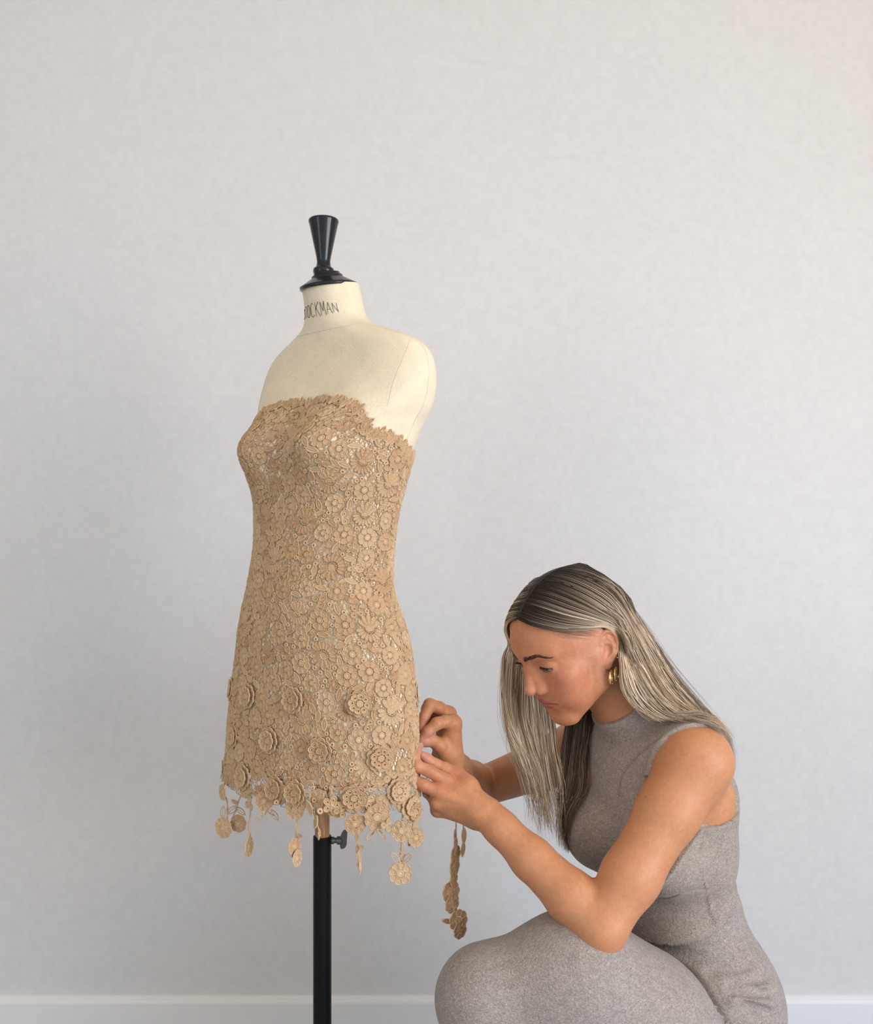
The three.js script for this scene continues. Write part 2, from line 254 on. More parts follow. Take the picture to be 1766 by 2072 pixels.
  // wooden dowel, black steel tube, wing screw, round iron foot
  const gr = texture(256, (u, v) => { const w = 0.72 + 0.28 * n(u * 40, v * 4, 40) - 0.1 * n2(u * 90, v * 6, 90); return [w, w * 0.96, w * 0.9]; }, true); gr.repeat.set(1, 3);
  const cyl = (r0, r1, y0, y1, s = 32) => { const c = new THREE.CylinderGeometry(r1, r0, y1 - y0, s); c.translate(FORM.x, (y0 + y1) / 2, FORM.z); return c; };
  mesh('dowel', cyl(0.0122, 0.0122, 0.62, 0.82), std({ color: rgb(0.60, 0.34, 0.16), map: gr, roughness: 0.5 }), form, 'bare wooden dowel under the torso');
  const steel = phys({ color: rgb(0.004, 0.004, 0.0045), roughness: 0.45, specularIntensity: 0.35 });
  const pole = new THREE.LatheGeometry([[0.0124, 0.05], [0.0124, 0.689], [0.0132, 0.6915], [0.0146, 0.6915], [0.0152, 0.690], [0.0152, 0.05]].map(([x, y]) => new THREE.Vector2(x, y)), 36); pole.translate(FORM.x, 0, FORM.z);
  mesh('pole', pole, steel, form);
  const grey = std({ color: rgb(0.12, 0.12, 0.118), roughness: 0.4, metalness: 0.7 }), py = 0.6845;
  const screw = mesh('wing_screw', new THREE.LatheGeometry([[0, 0], [0.006, 0], [0.006, 0.005], [0.0045, 0.006], [0.0045, 0.010], [0.0068, 0.0105], [0.0068, 0.0175], [0.005, 0.0185], [0, 0.0185]].map(([x, y]) => new THREE.Vector2(x, y)), 20), grey, form);
  screw.position.set(FORM.x + 0.0145, py, FORM.z + 0.002); screw.rotation.z = -Math.PI / 2;
  const wing = new THREE.Shape(); wing.moveTo(-0.0035, -0.014); wing.quadraticCurveTo(-0.006, -0.012, -0.005, 0); wing.quadraticCurveTo(-0.004, 0.012, 0.0015, 0.0175); wing.quadraticCurveTo(0.0055, 0.0185, 0.006, 0.014); wing.lineTo(0.0045, -0.006); wing.quadraticCurveTo(0.003, -0.014, -0.0035, -0.014);
  const wg = new THREE.ExtrudeGeometry(wing, { depth: 0.003, bevelEnabled: true, bevelSize: 0.0009, bevelThickness: 0.0009, bevelSegments: 2 }); wg.translate(0, 0, -0.0015);
  const wm = mesh('wing', wg, grey, screw); wm.position.set(0, 0.021, 0); wm.rotation.z = Math.PI / 2; wm.rotation.y = 0.2;
  mesh('foot', new THREE.LatheGeometry([[0, 0], [0.17, 0], [0.175, 0.006], [0.17, 0.014], [0.06, 0.026], [0.028, 0.04], [0.022, 0.07], [0, 0.07]].map(([x, y]) => new THREE.Vector2(x, y)), 48).translate(FORM.x, 0, FORM.z), steel, form);
}
// ------------------------------------------------------------------ guipure lace dress, motif by motif
const dress = thing('lace_dress', 'strapless beige lace mini dress with raised flowers on the dress form', 'dress');
const DR = {};
{
  const rnd = rngOf(3131), TAU = Math.PI * 2, TN = 540, YN = 330, Y0 = 0.66, Y1 = 1.45;
  // the form's surface as a table, so that thousands of stitches can be laid on it quickly
  const TP = new Float32Array((TN + 1) * (YN + 1) * 6), pv = V(), nvv = V();
  for (let j = 0; j <= YN; j++) for (let i = 0; i <= TN; i++) { const th = i / TN * TAU, y = mix(Y0, Y1, j / YN), o = (j * (TN + 1) + i) * 6; formPoint(th, y, 0, pv); formNormal(th, y, nvv); TP[o] = pv.x; TP[o + 1] = pv.y; TP[o + 2] = pv.z; TP[o + 3] = nvv.x; TP[o + 4] = nvv.y; TP[o + 5] = nvv.z; }
  function look(th, y, out) {
    let u = th / TAU; u = (u - Math.floor(u)) * TN; const v = clamp((y - Y0) / (Y1 - Y0)) * YN, i = Math.min(Math.floor(u), TN - 1), j = Math.min(Math.floor(v), YN - 1), a = u - i, b = v - j, o = (j * (TN + 1) + i) * 6, r = (TN + 1) * 6;
    for (let k = 0; k < 6; k++) out[k] = (TP[o + k] * (1 - a) + TP[o + 6 + k] * a) * (1 - b) + (TP[o + r + k] * (1 - a) + TP[o + r + 6 + k] * a) * b; return out;
  }
  const lk = new Float64Array(6);
  const onDress = (th, y, off, out = V()) => { look(th, y, lk); return out.set(lk[0] + lk[3] * off, lk[1] + lk[4] * off, lk[2] + lk[5] * off); };
  const topEdge = (th) => { let d = Math.abs(((th - Math.PI / 2 + Math.PI) % TAU + TAU) % TAU - Math.PI) * 180 / Math.PI; return 1.402 + 0.009 * Math.exp(-d * d / 220) - 0.052 * smooth(26, 66, d) - 0.034 * smooth(60, 115, d); };
  const HEM = 0.780;
  // a surveyed point of the photograph -> the dress's own coordinates
  function find(px, py) { let best = 1e9, r = null; const e = V(0, EYE, 0); for (let j = 0; j <= YN; j += 2) for (let i = 0; i < TN; i += 2) { const o = (j * (TN + 1) + i) * 6, z = -TP[o + 2], X = 883 + FOCAL * TP[o] / z - px, Y = HORIZON - FOCAL * (TP[o + 1] - EYE) / z - py, dd = X * X + Y * Y; if (dd < best) { const f = TP[o + 3] * (e.x - TP[o]) + TP[o + 4] * (e.y - TP[o + 1]) + TP[o + 5] * (e.z - TP[o + 2]); if (f > -0.05) { best = dd; r = [i / TN * TAU, mix(Y0, Y1, j / YN)]; } } } return r; }
  const facing = (th, y) => { look(th, y, lk); const ex = -lk[0], ey = EYE - lk[1], ez = -lk[2], l = Math.sqrt(ex * ex + ey * ey + ez * ez); return (lk[3] * ex + lk[4] * ey + lk[5] * ez) / l; };

  // ---- flat relief motifs in millimetres: {v: [x, y, height], t: triangles}
  const M = () => ({ v: [], t: [] });
  function rings(m, cx, cy, turn, outline, prof, seg, hole) {
    const c = Math.cos(turn), s = Math.sin(turn), o = m.v.length; let base = o;
    if (!hole) { m.v.push([cx, cy, prof[0][1]]); base++; }
    const list = hole ? prof : prof.slice(1);
    for (const [f, h] of list) for (let k = 0; k < seg; k++) { const [x, y] = outline(k / seg * TAU, f); m.v.push([cx + x * c - y * s, cy + x * s + y * c, h]); }
    if (!hole) for (let k = 0; k < seg; k++) m.t.push(o, base + k, base + (k + 1) % seg);
    for (let q = 0; q < list.length - 1; q++) for (let k = 0; k < seg; k++) { const a = base + q * seg + k, b = base + q * seg + (k + 1) % seg; m.t.push(a, a + seg, b, b, a + seg, b + seg); }
  }
  const egg = (rx, ry, tip = 0.12) => (a, f) => [rx * f * (Math.cos(a) + tip * Math.sin(a) * Math.sin(a)), ry * f * Math.sin(a)];
  const RIM = [[0, 0.75], [0.5, 0.65], [0.79, 0.5], [0.86, 1.5], [0.96, 1.45], [1.03, 0.1]], RIM2 = [[0, 0.65], [0.36, 0.5], [0.43, 1.25], [0.52, 1.2], [0.58, 0.5], [0.8, 0.5], [0.87, 1.55], [0.97, 1.45], [1.03, 0.1]], EYE_RIM = [[0.2, 0.0], [0.25, 1.25], [0.37, 1.2], [0.44, 0.5], [0.8, 0.5], [0.87, 1.6], [0.97, 1.5], [1.03, 0.1]];
  function flower(n, R, kind, seg = 11, lift = 0) { const m = M(); for (let k = 0; k < n; k++) { const a = k / n * TAU + 0.06 * Math.sin(k * 7.3), w = R * Math.sin(Math.PI / n) * 0.92; rings(m, Math.cos(a) * R * 0.68, Math.sin(a) * R * 0.68, a, egg(R * 0.33, w, 0.16), kind === 'eye' ? EYE_RIM : kind === 'double' ? RIM2 : RIM, seg, kind === 'eye'); } rings(m, 0, 0, 0, egg(R * 0.34, R * 0.34, 0), [[0, 1.2], [0.35, 1.3], [0.6, 0.8], [0.8, 1.9], [1, 0.4]], 12, false); if (lift) for (const v of m.v) { const r = Math.hypot(v[0], v[1]) / R; v[2] += lift * (0.55 + 0.45 * r * r); } m.base = lift * 0.8; return m; }
  function fan(R) { const m = M(); for (let k = 0; k < 5; k++) { const a = Math.PI / 2 + (k - 2) * 0.46, L = R * (0.92 - 0.06 * Math.abs(k - 2)); rings(m, Math.cos(a) * L * 0.62, Math.sin(a) * L * 0.62, a, egg(L * 0.42, R * 0.16, 0.2), RIM2, 12); } for (let k = 0; k < 9; k++) { const a = Math.PI + (k + 0.5) / 9 * Math.PI; rings(m, Math.cos(a) * R * 0.6, Math.sin(a) * R * 0.56, a, egg(R * 0.27, R * 0.125, 0.18), RIM, 10); } for (let k = 0; k < 7; k++) { const a = Math.PI + (k + 0.5) / 7 * Math.PI; rings(m, Math.cos(a) * R * 0.27, Math.sin(a) * R * 0.22, 0, egg(R * 0.05, R * 0.05, 0), [[0, 2.2], [0.6, 1.9], [1, 0.5]], 6); } rings(m, 0, R * 0.06, 0, egg(R * 0.3, R * 0.2, 0), [[0, 0.7], [0.8, 0.7], [1, 0.2]], 12); return m; }
  function pansy(n, R) { const m = M(); for (let k = 0; k < n; k++) { const a = k / n * TAU + Math.PI / 2; rings(m, Math.cos(a) * R * 0.52, Math.sin(a) * R * 0.52, a, egg(R * 0.48, R * (n > 4 ? 0.34 : 0.44), 0.1), EYE_RIM, 11, true); } rings(m, 0, 0, 0, egg(R * 0.17, R * 0.17, 0), [[0, 1.9], [0.6, 1.6], [1, 0.4]], 8); return m; }
  const leafline = (L, W) => (a, f) => { const x = Math.cos(a), y = Math.sin(a); return [L * 0.5 * f * x, W * 0.5 * f * y * (1 - 0.42 * Math.abs(x) ** 2.2)]; };
  function leaf(L, W, x0 = 0, y0 = 0, turn = 0, m = M()) { const c = Math.cos(turn), s = Math.sin(turn); rings(m, x0 + c * L * 0.5, y0 + s * L * 0.5, turn, leafline(L, W), [[0, 0.7], [0.5, 0.55], [0.7, 0.45], [0.86, 1.5], [0.98, 1.4], [1.08, 0.1]], 12); const o = m.v.length, q = [[0.08, 0.6], [0.1, 1.5], [0.08, 0.6]]; for (let i = 0; i <= 4; i++) for (let k = 0; k < 3; k++) { const x = L * (0.08 + 0.78 * i / 4), y = (k - 1) * W * 0.06 * (1 - i / 6); m.v.push([x0 + c * x - s * y, y0 + s * x + c * y, k === 1 ? 1.55 : 0.6]); } for (let i = 0; i < 4; i++) for (let k = 0; k < 2; k++) { const a = o + i * 3 + k; m.t.push(a, a + 3, a + 1, a + 1, a + 3, a + 4); } return m; }
  function sprig(n, L) { const m = M(); leaf(L, L * 0.42, 0, L * 0.35, Math.PI / 2, m); for (let k = 0; k < n; k++) for (const s of [-1, 1]) leaf(L * 0.85, L * 0.36, 0, -L * 0.1 - k * L * 0.42 + L * 0.3, Math.PI / 2 + s * 0.85, m); return m; }
  function eyelet(R) { const m = M(); rings(m, 0, 0, 0, egg(R, R, 0), [[0.34, 0], [0.42, 1.35], [0.68, 1.55], [0.9, 1.1], [1.05, 0.1]], 9, true); return m; }
  function openLeaf(L, W, x0 = 0) { const m = M(); rings(m, x0 + L * 0.5, 0, 0, leafline(L, W), [[0.80, 0.2], [0.84, 1.3], [0.97, 1.3], [1.07, 0.1]], 14, true); const o = m.v.length; for (let i = 0; i <= 4; i++) for (let k = 0; k < 3; k++) m.v.push([x0 + L * (0.04 + 0.85 * i / 4), (k - 1) * W * 0.06, k === 1 ? 1.3 : 0.5]); for (let i = 0; i < 4; i++) for (let k = 0; k < 2; k++) { const a = o + i * 3 + k; m.t.push(a, a + 3, a + 1, a + 1, a + 3, a + 4); } return m; }
  const KIND = { openleaf: openLeaf(21, 9.5, -10.5), round: flower(8, 17, 'plain'), round2: flower(8, 16, 'double'), seven: flower(7, 14.5, 'plain'), fan: fan(26), fan2: fan(22), pansy: pansy(3, 12.5), pansy4: pansy(5, 12), leaf: leaf(21, 9, -10.5), small: leaf(14, 6.4, -7), sprig: sprig(1, 17), eyelet: eyelet(4.1), dot: eyelet(2.9), big: flower(10, 21, 'double', 12), upper: flower(8, 15.5, 'eye', 12, 2.5), lower: flower(9, 20.5, 'double', 12, 1.5) };
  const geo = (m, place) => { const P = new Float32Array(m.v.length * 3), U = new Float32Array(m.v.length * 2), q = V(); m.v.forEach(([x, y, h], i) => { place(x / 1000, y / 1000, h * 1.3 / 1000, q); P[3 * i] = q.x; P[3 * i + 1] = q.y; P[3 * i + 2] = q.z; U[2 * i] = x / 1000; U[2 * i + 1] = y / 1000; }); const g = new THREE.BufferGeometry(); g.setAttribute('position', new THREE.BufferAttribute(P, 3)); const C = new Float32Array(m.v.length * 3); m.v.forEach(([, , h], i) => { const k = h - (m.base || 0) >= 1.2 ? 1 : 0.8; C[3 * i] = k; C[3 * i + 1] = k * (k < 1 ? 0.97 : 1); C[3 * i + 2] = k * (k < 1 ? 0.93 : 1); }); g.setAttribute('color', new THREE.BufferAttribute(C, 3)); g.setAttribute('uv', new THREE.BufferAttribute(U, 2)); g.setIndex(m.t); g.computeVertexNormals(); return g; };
  // lays a motif on the dress at (th, y), turned
  function lay(m, th0, y0, turn, off = 0.0012, sc = 1, cup = 0) { look(th0, y0, lk); const c = Math.cos(turn) * sc, s = Math.sin(turn) * sc, e = 0.012, a = onDress(th0 + e, y0, 0, V()).sub(onDress(th0 - e, y0, 0, V())).length() / (2 * e), b = onDress(th0, y0 + 0.004, 0, V()).sub(onDress(th0, y0 - 0.004, 0, V())).length() / 0.008; return geo(m, (x, y, h, q) => { const X = x * c - y * s, Y = x * s + y * c; onDress(th0 - X / a, y0 + Y / b, off + h + cup * (X * X + Y * Y), q); }); }
  // sets a motif free in the air: at point p, its face along n, its top along up
  function hang(m, p, n, up, sc = 1, bend = 0) { const Z = n.clone().normalize(), Xv = up.clone().cross(Z).normalize(), Yv = Z.clone().cross(Xv); return geo(m, (x, y, h, q) => { const H = h + bend * x * x * 1000 * 0.001; q.copy(p).addScaledVector(Xv, x * sc).addScaledVector(Yv, y * sc).addScaledVector(Z, H); }); }
  Object.assign(DR, { KIND, hang, lay, find, onDress, rnd, topEdge });
  const tn = tileNoise(33), threadBump = texture(256, (u, v) => 0.5 + 0.4 * Math.sin(u * 256 * Math.PI / 4 + 3 * tn(u * 16, v * 16, 16)) * 0.6 + 0.5 * (tn(u * 100, v * 100, 100) - 0.5)); threadBump.repeat.set(60, 60);
  const tones = [[0.71, 0.49, 0.287], [0.68, 0.455, 0.26], [0.74, 0.525, 0.315], [0.65, 0.425, 0.236]].map(([r, g, b]) => phys({ color: rgb(r, g, b), roughness: 0.78, bumpMap: threadBump, bumpScale: 0.00025, sheen: 0.25, sheenRoughness: 0.5, sheenColor: rgb(0.8, 0.7, 0.55), vertexColors: true, side: THREE.DoubleSide }));
  DR.tones = tones;
  // ---- where the motifs sit
  const grid = new Map(), cellS = 0.03, key = (x, y, z) => Math.floor(x / cellS) + ',' + Math.floor(y / cellS) + ',' + Math.floor(z / cellS), placed = [];
  function free(p, r, k) { const n = Math.ceil((r + 0.027) / cellS); for (let i = -n; i <= n; i++) for (let j = -n; j <= n; j++) for (let l = -n; l <= n; l++) for (const q of grid.get(key(p.x + i * cellS, p.y + j * cellS, p.z + l * cellS)) || []) { const d = (q.p.x - p.x) ** 2 + (q.p.y - p.y) ** 2 + (q.p.z - p.z) ** 2, w = (q.r + r) * k; if (d < w * w) return false; } return true; }
  function put(kind, th, y, turn, r, o = {}) { const p = onDress(th, y, 0, V()), it = { kind, th, y, turn, r, p, ...o }; placed.push(it); const k = key(p.x, p.y, p.z); if (!grid.has(k)) grid.set(k, []); grid.get(k).push(it); return it; }
  const fans = [[733, 932], [668, 975], [782, 980], [556, 878], [603, 868], [617, 1052], [738, 1042], [672, 1150], [556, 1132], [604, 1238], [748, 1276], [655, 1325], [544, 1326], [775, 1180], [790, 1440], [560, 985], [500, 1260], [610, 1455], [705, 1440], [745, 1545], [540, 1050]];
  fans.forEach(([x, y], i) => { const q = find(x, y); put(i % 3 ? 'fan' : 'fan2', q[0], q[1], (rnd() - 0.5) * 0.9 + (i % 4 === 3 ? 2.4 : 0), 0.022); });
  const layered = [[507, 1408], [597, 1417], [728, 1426], [474, 1490], [550, 1500], [650, 1520], [768, 1532], [497, 1574], [452, 1556], [600, 1604], [716, 1612], [826, 1628], [468, 1394], [846, 1404], [800, 1600], [560, 1597]];
  layered.forEach(([x, y]) => { const q = find(x, y); if (q) put('layered', q[0], q[1], rnd() * 6, 0.018); });
  for (let k = 0; k < 14; k++) { const th = Math.PI + rnd() * Math.PI, y = mix(0.79, 0.92, rnd()), p = onDress(th, y, 0, V()); if (facing(th, y) < -0.1 && free(p, 0.02, 1)) put('layered', th, y, rnd() * 6, 0.018); }
  const inside = (th, y, m) => y < topEdge(th) - m && y > HEM + m * 0.3;
  const scatter = (kinds, r, tries, k, m, turn, o) => { for (let i = 0; i < tries; i++) { const th = rnd() * TAU, y = mix(HEM, 1.41, rnd()); if (!inside(th, y, m) || (r < 0.012 && y < 0.808)) continue; const p = onDress(th, y, 0, V()); if (free(p, r, k)) put(kinds[Math.floor(rnd() * kinds.length)], th, y, turn(), r, o); } };
  scatter(['round', 'round2', 'seven'], 0.0155, 5200, 0.95, 0.016, () => rnd() * 6);
  scatter(['pansy', 'pansy4', 'sprig'], 0.0105, 6000, 0.93, 0.012, () => (rnd() - 0.5) * 2.4);
  scatter(['leaf'], 0.0068, 12000, 0.94, 0.010, () => rnd() * 6.28);
  scatter(['eyelet', 'eyelet', 'small'], 0.0042, 24000, 0.93, 0.006, () => rnd() * 6.28);
  scatter(['dot'], 0.0027, 16000, 0.96, 0.004, () => rnd() * 6.28);
  // leafy scallops round the neckline
  for (let a = 0; a < TAU; a += 0.062) { const t = topEdge(a), w = Math.sin(a * 11) * 0.5 + Math.sin(a * 23) * 0.3; put('leaf', a + (rnd() - 0.5) * 0.02, t + 0.001 + w * 0.005, Math.PI / 2 + (rnd() - 0.5) * 1.5, 0.005, { sc: mix(0.9, 1.25, rnd()), off: 0.002 }); if (rnd() < 0.45) put('sprig', a + 0.03, t - 0.006 + w * 0.004, (rnd() - 0.5) * 1.2, 0.008, { off: 0.0025 }); }
  // flowers along the hem
  for (let a = 0; a < TAU; a += 0.2) put(['round', 'seven', 'pansy4', 'round2'][Math.floor(rnd() * 4)], a + (rnd() - 0.5) * 0.04, HEM + 0.006 + (rnd() - 0.5) * 0.016, rnd() * 6, 0.012, { off: 0.0015 });
  // ---- build them: the larger ones that show are parts of their own, the rest is joined
  const look3 = { round: 'lace_flower', round2: 'lace_flower', seven: 'lace_flower', fan: 'lace_blossom', fan2: 'lace_blossom', pansy: 'lace_pansy', pansy4: 'lace_pansy', sprig: 'lace_sprig', leaf: 'lace_leaf', small: 'lace_leaf' }, count = {}, rest = [];
  const sizeOf = (it) => it.r * Math.max(0, facing(it.th, it.y) + 0.1);
  placed.sort((a, b) => sizeOf(b) - sizeOf(a));
  for (const it of placed) {
    const th = it.th, y = it.y;
    if (it.kind === 'layered') {
      const f = new THREE.Group(); f.name = 'layered_flower'; dress.add(f); f.userData.label = 'double layered raised lace flower';
      const edge = facing(th, y) < 0.35; mesh('outer_petals', lay(KIND.lower, th, y, it.turn, edge ? 0.0012 : 0.0028, 1, edge ? 0 : 3), tones[Math.floor(rnd() * 2)], f); mesh('inner_petals', lay(KIND.upper, th, y, it.turn + 0.3, edge ? 0.0025 : 0.0062, 1, edge ? 0 : 5), tones[1 + Math.floor(rnd() * 2)], f); continue;
    }
    const g = lay(KIND[it.kind], th, y, it.turn, it.off || 0.0012 + rnd() * 0.0008, it.sc || mix(0.92, 1.06, rnd())), n = look3[it.kind];
    if (n && sizeOf(it) > 0 && (count[n] = (count[n] || 0) + 1) <= 290) mesh(n, g, tones[Math.floor(rnd() * 4)], dress); else rest.push(g);
  }
  // ---- the ground: a net of fine bars, visible in the gaps and below the form
  const cw = 0.0068, rows = Math.round((1.405 - (HEM - 0.004)) / (cw * 0.92)), cols = Math.round(0.93 / cw), node = (i, j) => { const h = Math.sin(i * 127.1 + j * 311.7) * 43758.5453, g = Math.sin(i * 269.5 + j * 183.3) * 43758.5453; return [((i + (j % 2) * 0.5 + (h - Math.floor(h) - 0.5) * 0.6) / cols) * TAU, HEM - 0.004 + (j + (g - Math.floor(g) - 0.5) * 0.6) * cw * 0.92]; };
  const P = [], I = [];
  const bar = (a, b) => { const p = onDress(a[0], a[1], 0.0011, V()), da = b[0] - a[0] > Math.PI ? b[0] - TAU : b[0] - a[0] < -Math.PI ? b[0] + TAU : b[0], q = onDress(da, b[1], 0.0011, V()); look(a[0], a[1], lk); const n = V(lk[3], lk[4], lk[5]), t = q.clone().sub(p), s = t.clone().cross(n).normalize().multiplyScalar(0.00055), h = n.multiplyScalar(0.0009), o = P.length / 3; for (const e of [p, q]) P.push(e.x + s.x, e.y + s.y, e.z + s.z, e.x - s.x, e.y - s.y, e.z - s.z, e.x + h.x, e.y + h.y, e.z + h.z); for (let k = 0; k < 3; k++) { const c = (k + 1) % 3; I.push(o + k, o + c, o + 3 + k, o + c, o + 3 + c, o + 3 + k); } };
  for (let j = 0; j <= rows; j++) for (let i = 0; i < cols; i++) { const a = node(i, j); if (a[1] > topEdge(a[0]) - 0.002) continue; const w = (k) => ((k % cols) + cols) % cols, nb = j % 2 ? [[i, j + 1], [i + 1, j + 1]] : [[i - 1, j + 1], [i, j + 1]]; if ((i + j) % 3 !== 0) { const b = node(w(i + 1), j); b[0] += i + 1 >= cols ? TAU : 0; if (b[1] < topEdge(b[0])) bar(a, b); } for (const [x, y] of nb) { const b = node(w(x), y); if (x >= cols) b[0] += TAU; if (x < 0) b[0] -= TAU; if (b[1] < topEdge(b[0])) bar(a, b); } }
  const ng = new THREE.BufferGeometry(); ng.setAttribute('position', new THREE.Float32BufferAttribute(P, 3)); ng.setIndex(I); ng.computeVertexNormals(); ng.setAttribute('color', new THREE.BufferAttribute(new Float32Array(P.length).fill(0.9), 3)); ng.setAttribute('uv', new THREE.BufferAttribute(new Float32Array(P.length / 3 * 2), 2));
  mesh('net_ground', ng, tones[1], dress, 'fine lace net between the flowers').userData.kind = 'stuff';
  mesh('small_motifs', merge(rest), tones[0], dress, 'small eyelets and leaves filling the lace').userData.kind = 'stuff';
}
// ------------------------------------------------------------------ sprays hanging from the hem, and the loose strip in her hands
{
  const { KIND, hang, find, onDress, tones } = DR, r = rngOf(444);
  const depth = (px) => -onDress(...find(clamp(px, 462, 838), 1600), 0.004, V()).z;
  const turnTo = (deg, tilt = 0) => { const a = deg * Math.PI / 180; return V(Math.sin(a), tilt, Math.cos(a)); };   // 0: facing the room's front, 90: edge-on
  const cordMat = tones[3].clone(); cordMat.vertexColors = false; cordMat.bumpMap = null; const cord_ = (...a) => tube(...a);
  function spray(parent, name, list, cord, d, label) {
    const g = new THREE.Group(); g.name = name; parent.add(g); if (label) g.userData.label = label;
    for (const line of cord) { const p = spline(line.map(([x, y]) => at(x, y, d).add(V((r() - 0.5) * 0.002, 0, (r() - 0.5) * 0.003))), 18); mesh('stem', cord_(p, 0.0009, 5), cordMat, g); const p2 = p.map((q, i) => q.clone().add(V(0.0022 * Math.sin(i * 0.9), 0, 0.0014 * Math.cos(i * 0.7)))); mesh('stem', cord_(p2, 0.0006, 4), cordMat, g); }
    for (const [kind, x, y, turn, roll, sc = 1, tilt = 0] of list) {
      const up = V(Math.sin(roll), Math.cos(roll), 0), n = turnTo(turn, tilt), tone = tones[Math.floor(r() * 4)], p = at(x, y, d).add(V(0, 0, 0.003));
      if (kind === 'double') { const f = new THREE.Group(); f.name = 'layered_flower'; g.add(f); mesh('outer_petals', hang(KIND.lower, p, n, up, sc), tone, f); mesh('inner_petals', hang(KIND.upper, p.clone().addScaledVector(n.clone().normalize(), 0.005), n, up, sc), tone, f); }
      else mesh(kind.includes('leaf') || kind === 'small' ? 'lace_leaf' : 'lace_flower', hang(KIND[kind], p, n, up, sc, 0), tone, g);
    }
  }
  const L = Math.PI / 2, S = [
    [[['seven', 452, 1602, -55, 0.3, 0.95], ['openleaf', 452, 1642, -20, 0.1 - L, 1], ['openleaf', 470, 1638, -10, 0.9 - L, 1], ['openleaf', 488, 1640, -15, 2.2 - L, 0.95], ['small', 476, 1622, 0, 0.6, 1], ['round', 453, 1674, -25, 0.2, 1.02], ['round2', 483, 1665, -15, 0.7, 0.92]], [[[455, 1570], [453, 1602], [462, 1640], [454, 1672]], [[490, 1595], [480, 1630], [474, 1650], [482, 1664]]]],
    [[['pansy', 506, 1625, -50, 0.2, 1], ['seven', 504, 1712, 76, 0.2, 1.05], ['small', 505, 1690, 60, L, 0.8]], [[[508, 1590], [506, 1625], [505, 1670], [504, 1712]]]],
    [[['round2', 535, 1620, -18, 0.4, 0.98], ['openleaf', 527, 1650, -10, -0.9 - L + 1.6, 0.95], ['openleaf', 556, 1648, 0, 1.0, 0.95]], [[[530, 1585], [535, 1620], [540, 1640], [531, 1652]], [[538, 1632], [545, 1645], [556, 1650]]]],
    [[['round2', 597, 1637, -20, 0.5, 1], ['small', 600, 1672, 50, L, 0.9], ['small', 606, 1690, 30, 0.6, 0.8], ['seven', 596, 1712, 62, 0.1, 1.05], ['seven', 601, 1735, 70, 0.6, 0.95]], [[[602, 1600], [598, 1640], [601, 1690], [597, 1735]]]],
    [[['leaf', 628, 1635, -35, -0.3 + L, 1.15], ['leaf', 640, 1662, -45, 0.2 + L, 1.05], ['small', 646, 1690, -60, L, 0.9], ['eyelet', 636, 1618, 0, 0, 1]], [[[624, 1595], [630, 1632], [642, 1668], [648, 1692]]]],
    [[['round2', 719, 1666, 8, 0.2, 1.02], ['small', 722, 1693, 30, L, 0.9], ['small', 731, 1712, 20, 0.7, 0.8], ['small', 724, 1726, 65, L + 0.3, 0.9], ['small', 728, 1752, 70, L, 1]], [[[716, 1625], [719, 1666], [726, 1705], [728, 1766]], [[722, 1690], [724, 1740], [729, 1768]]]],
    [[['big', 763, 1652, 14, 0.2, 0.95], ['openleaf', 750, 1686, 10, 0.62 - L, 1], ['openleaf', 772, 1686, 10, -0.7 + L, 1], ['pansy', 782, 1668, 40, 0.8, 0.9]], [[[762, 1610], [763, 1650], [760, 1676], [750, 1690]], [[764, 1670], [772, 1688]]]],
    [[['round2', 813, 1680, 6, 0.4, 1.05], ['openleaf', 813, 1713, 0, L, 1], ['openleaf', 801, 1735, -5, 0.9, 1], ['openleaf', 824, 1735, 5, -0.8, 1], ['round', 810, 1766, 4, 0.2, 1.05]], [[[816, 1630], [813, 1680], [813, 1720], [810, 1764]], [[806, 1728], [812, 1752]], [[820, 1728], [812, 1752]]]],
    [[['double', 834, 1640, 48, 0.1, 0.9], ['leaf', 838, 1668, 40, L + 0.2, 0.9], ['seven', 841, 1694, 38, 0.3, 1.05], ['leaf', 830, 1700, 30, 1.9, 0.8]], [[[840, 1600], [838, 1650], [841, 1694]]]],
    [[['pansy4', 572, 1602, -20, 0.4, 1], ['eyelet', 560, 1622, -10, 0, 1]], [[[566, 1580], [570, 1604], [560, 1622]]]],
    [[['pansy4', 672, 1628, 0, 0.3, 1.25], ['eyelet', 648, 1640, 0, 0, 1.2], ['pansy', 690, 1640, 10, 0.6, 0.9]], [[[670, 1590], [674, 1630]], [[655, 1600], [649, 1640]]]],
    [[['pansy', 745, 1620, 10, 0.9, 1], ['eyelet', 744, 1643, 10, 0, 1.1]], [[[742, 1590], [744, 1643]]]]];
  S.forEach(([list, cord], i) => spray(dress, 'hem_spray', list, cord, depth(list[0][1]) - 0.004 + 0.004 * (i % 2), 'lace flowers and leaves dangling from the hem'));
  // the flower being sewn on, pinched between the finger tips
  const pin = new THREE.Group(); pin.name = 'pinched_flower'; pin.userData.label = 'lace flower folded between her fingertips'; dress.add(pin);
  mesh('lace_flower', hang(KIND.pansy, at(846, 1510, 1.512), V(0.75, 0.55, 0.35), V(-0.4, 1, 0.2), 0.95, 9), tones[3], pin); mesh('lace_leaf', hang(KIND.leaf, at(838, 1524, 1.505), V(0.5, 0.7, 0.6), V(0.2, 1, 0), 0.9, 7), tones[1], pin);
  const trim = thing('lace_trim', 'loose strip of lace flowers dangling below the woman\'s hands', 'lace strip');
  const d = 1.537, add = (kind, x, y, turn, roll, sc, tilt) => mesh(kind.includes('leaf') || kind === 'small' ? 'lace_leaf' : 'lace_flower', hang(KIND[kind], at(x, y, d), turnTo(turn, tilt), V(Math.sin(roll), Math.cos(roll), 0), sc), tones[3], trim);
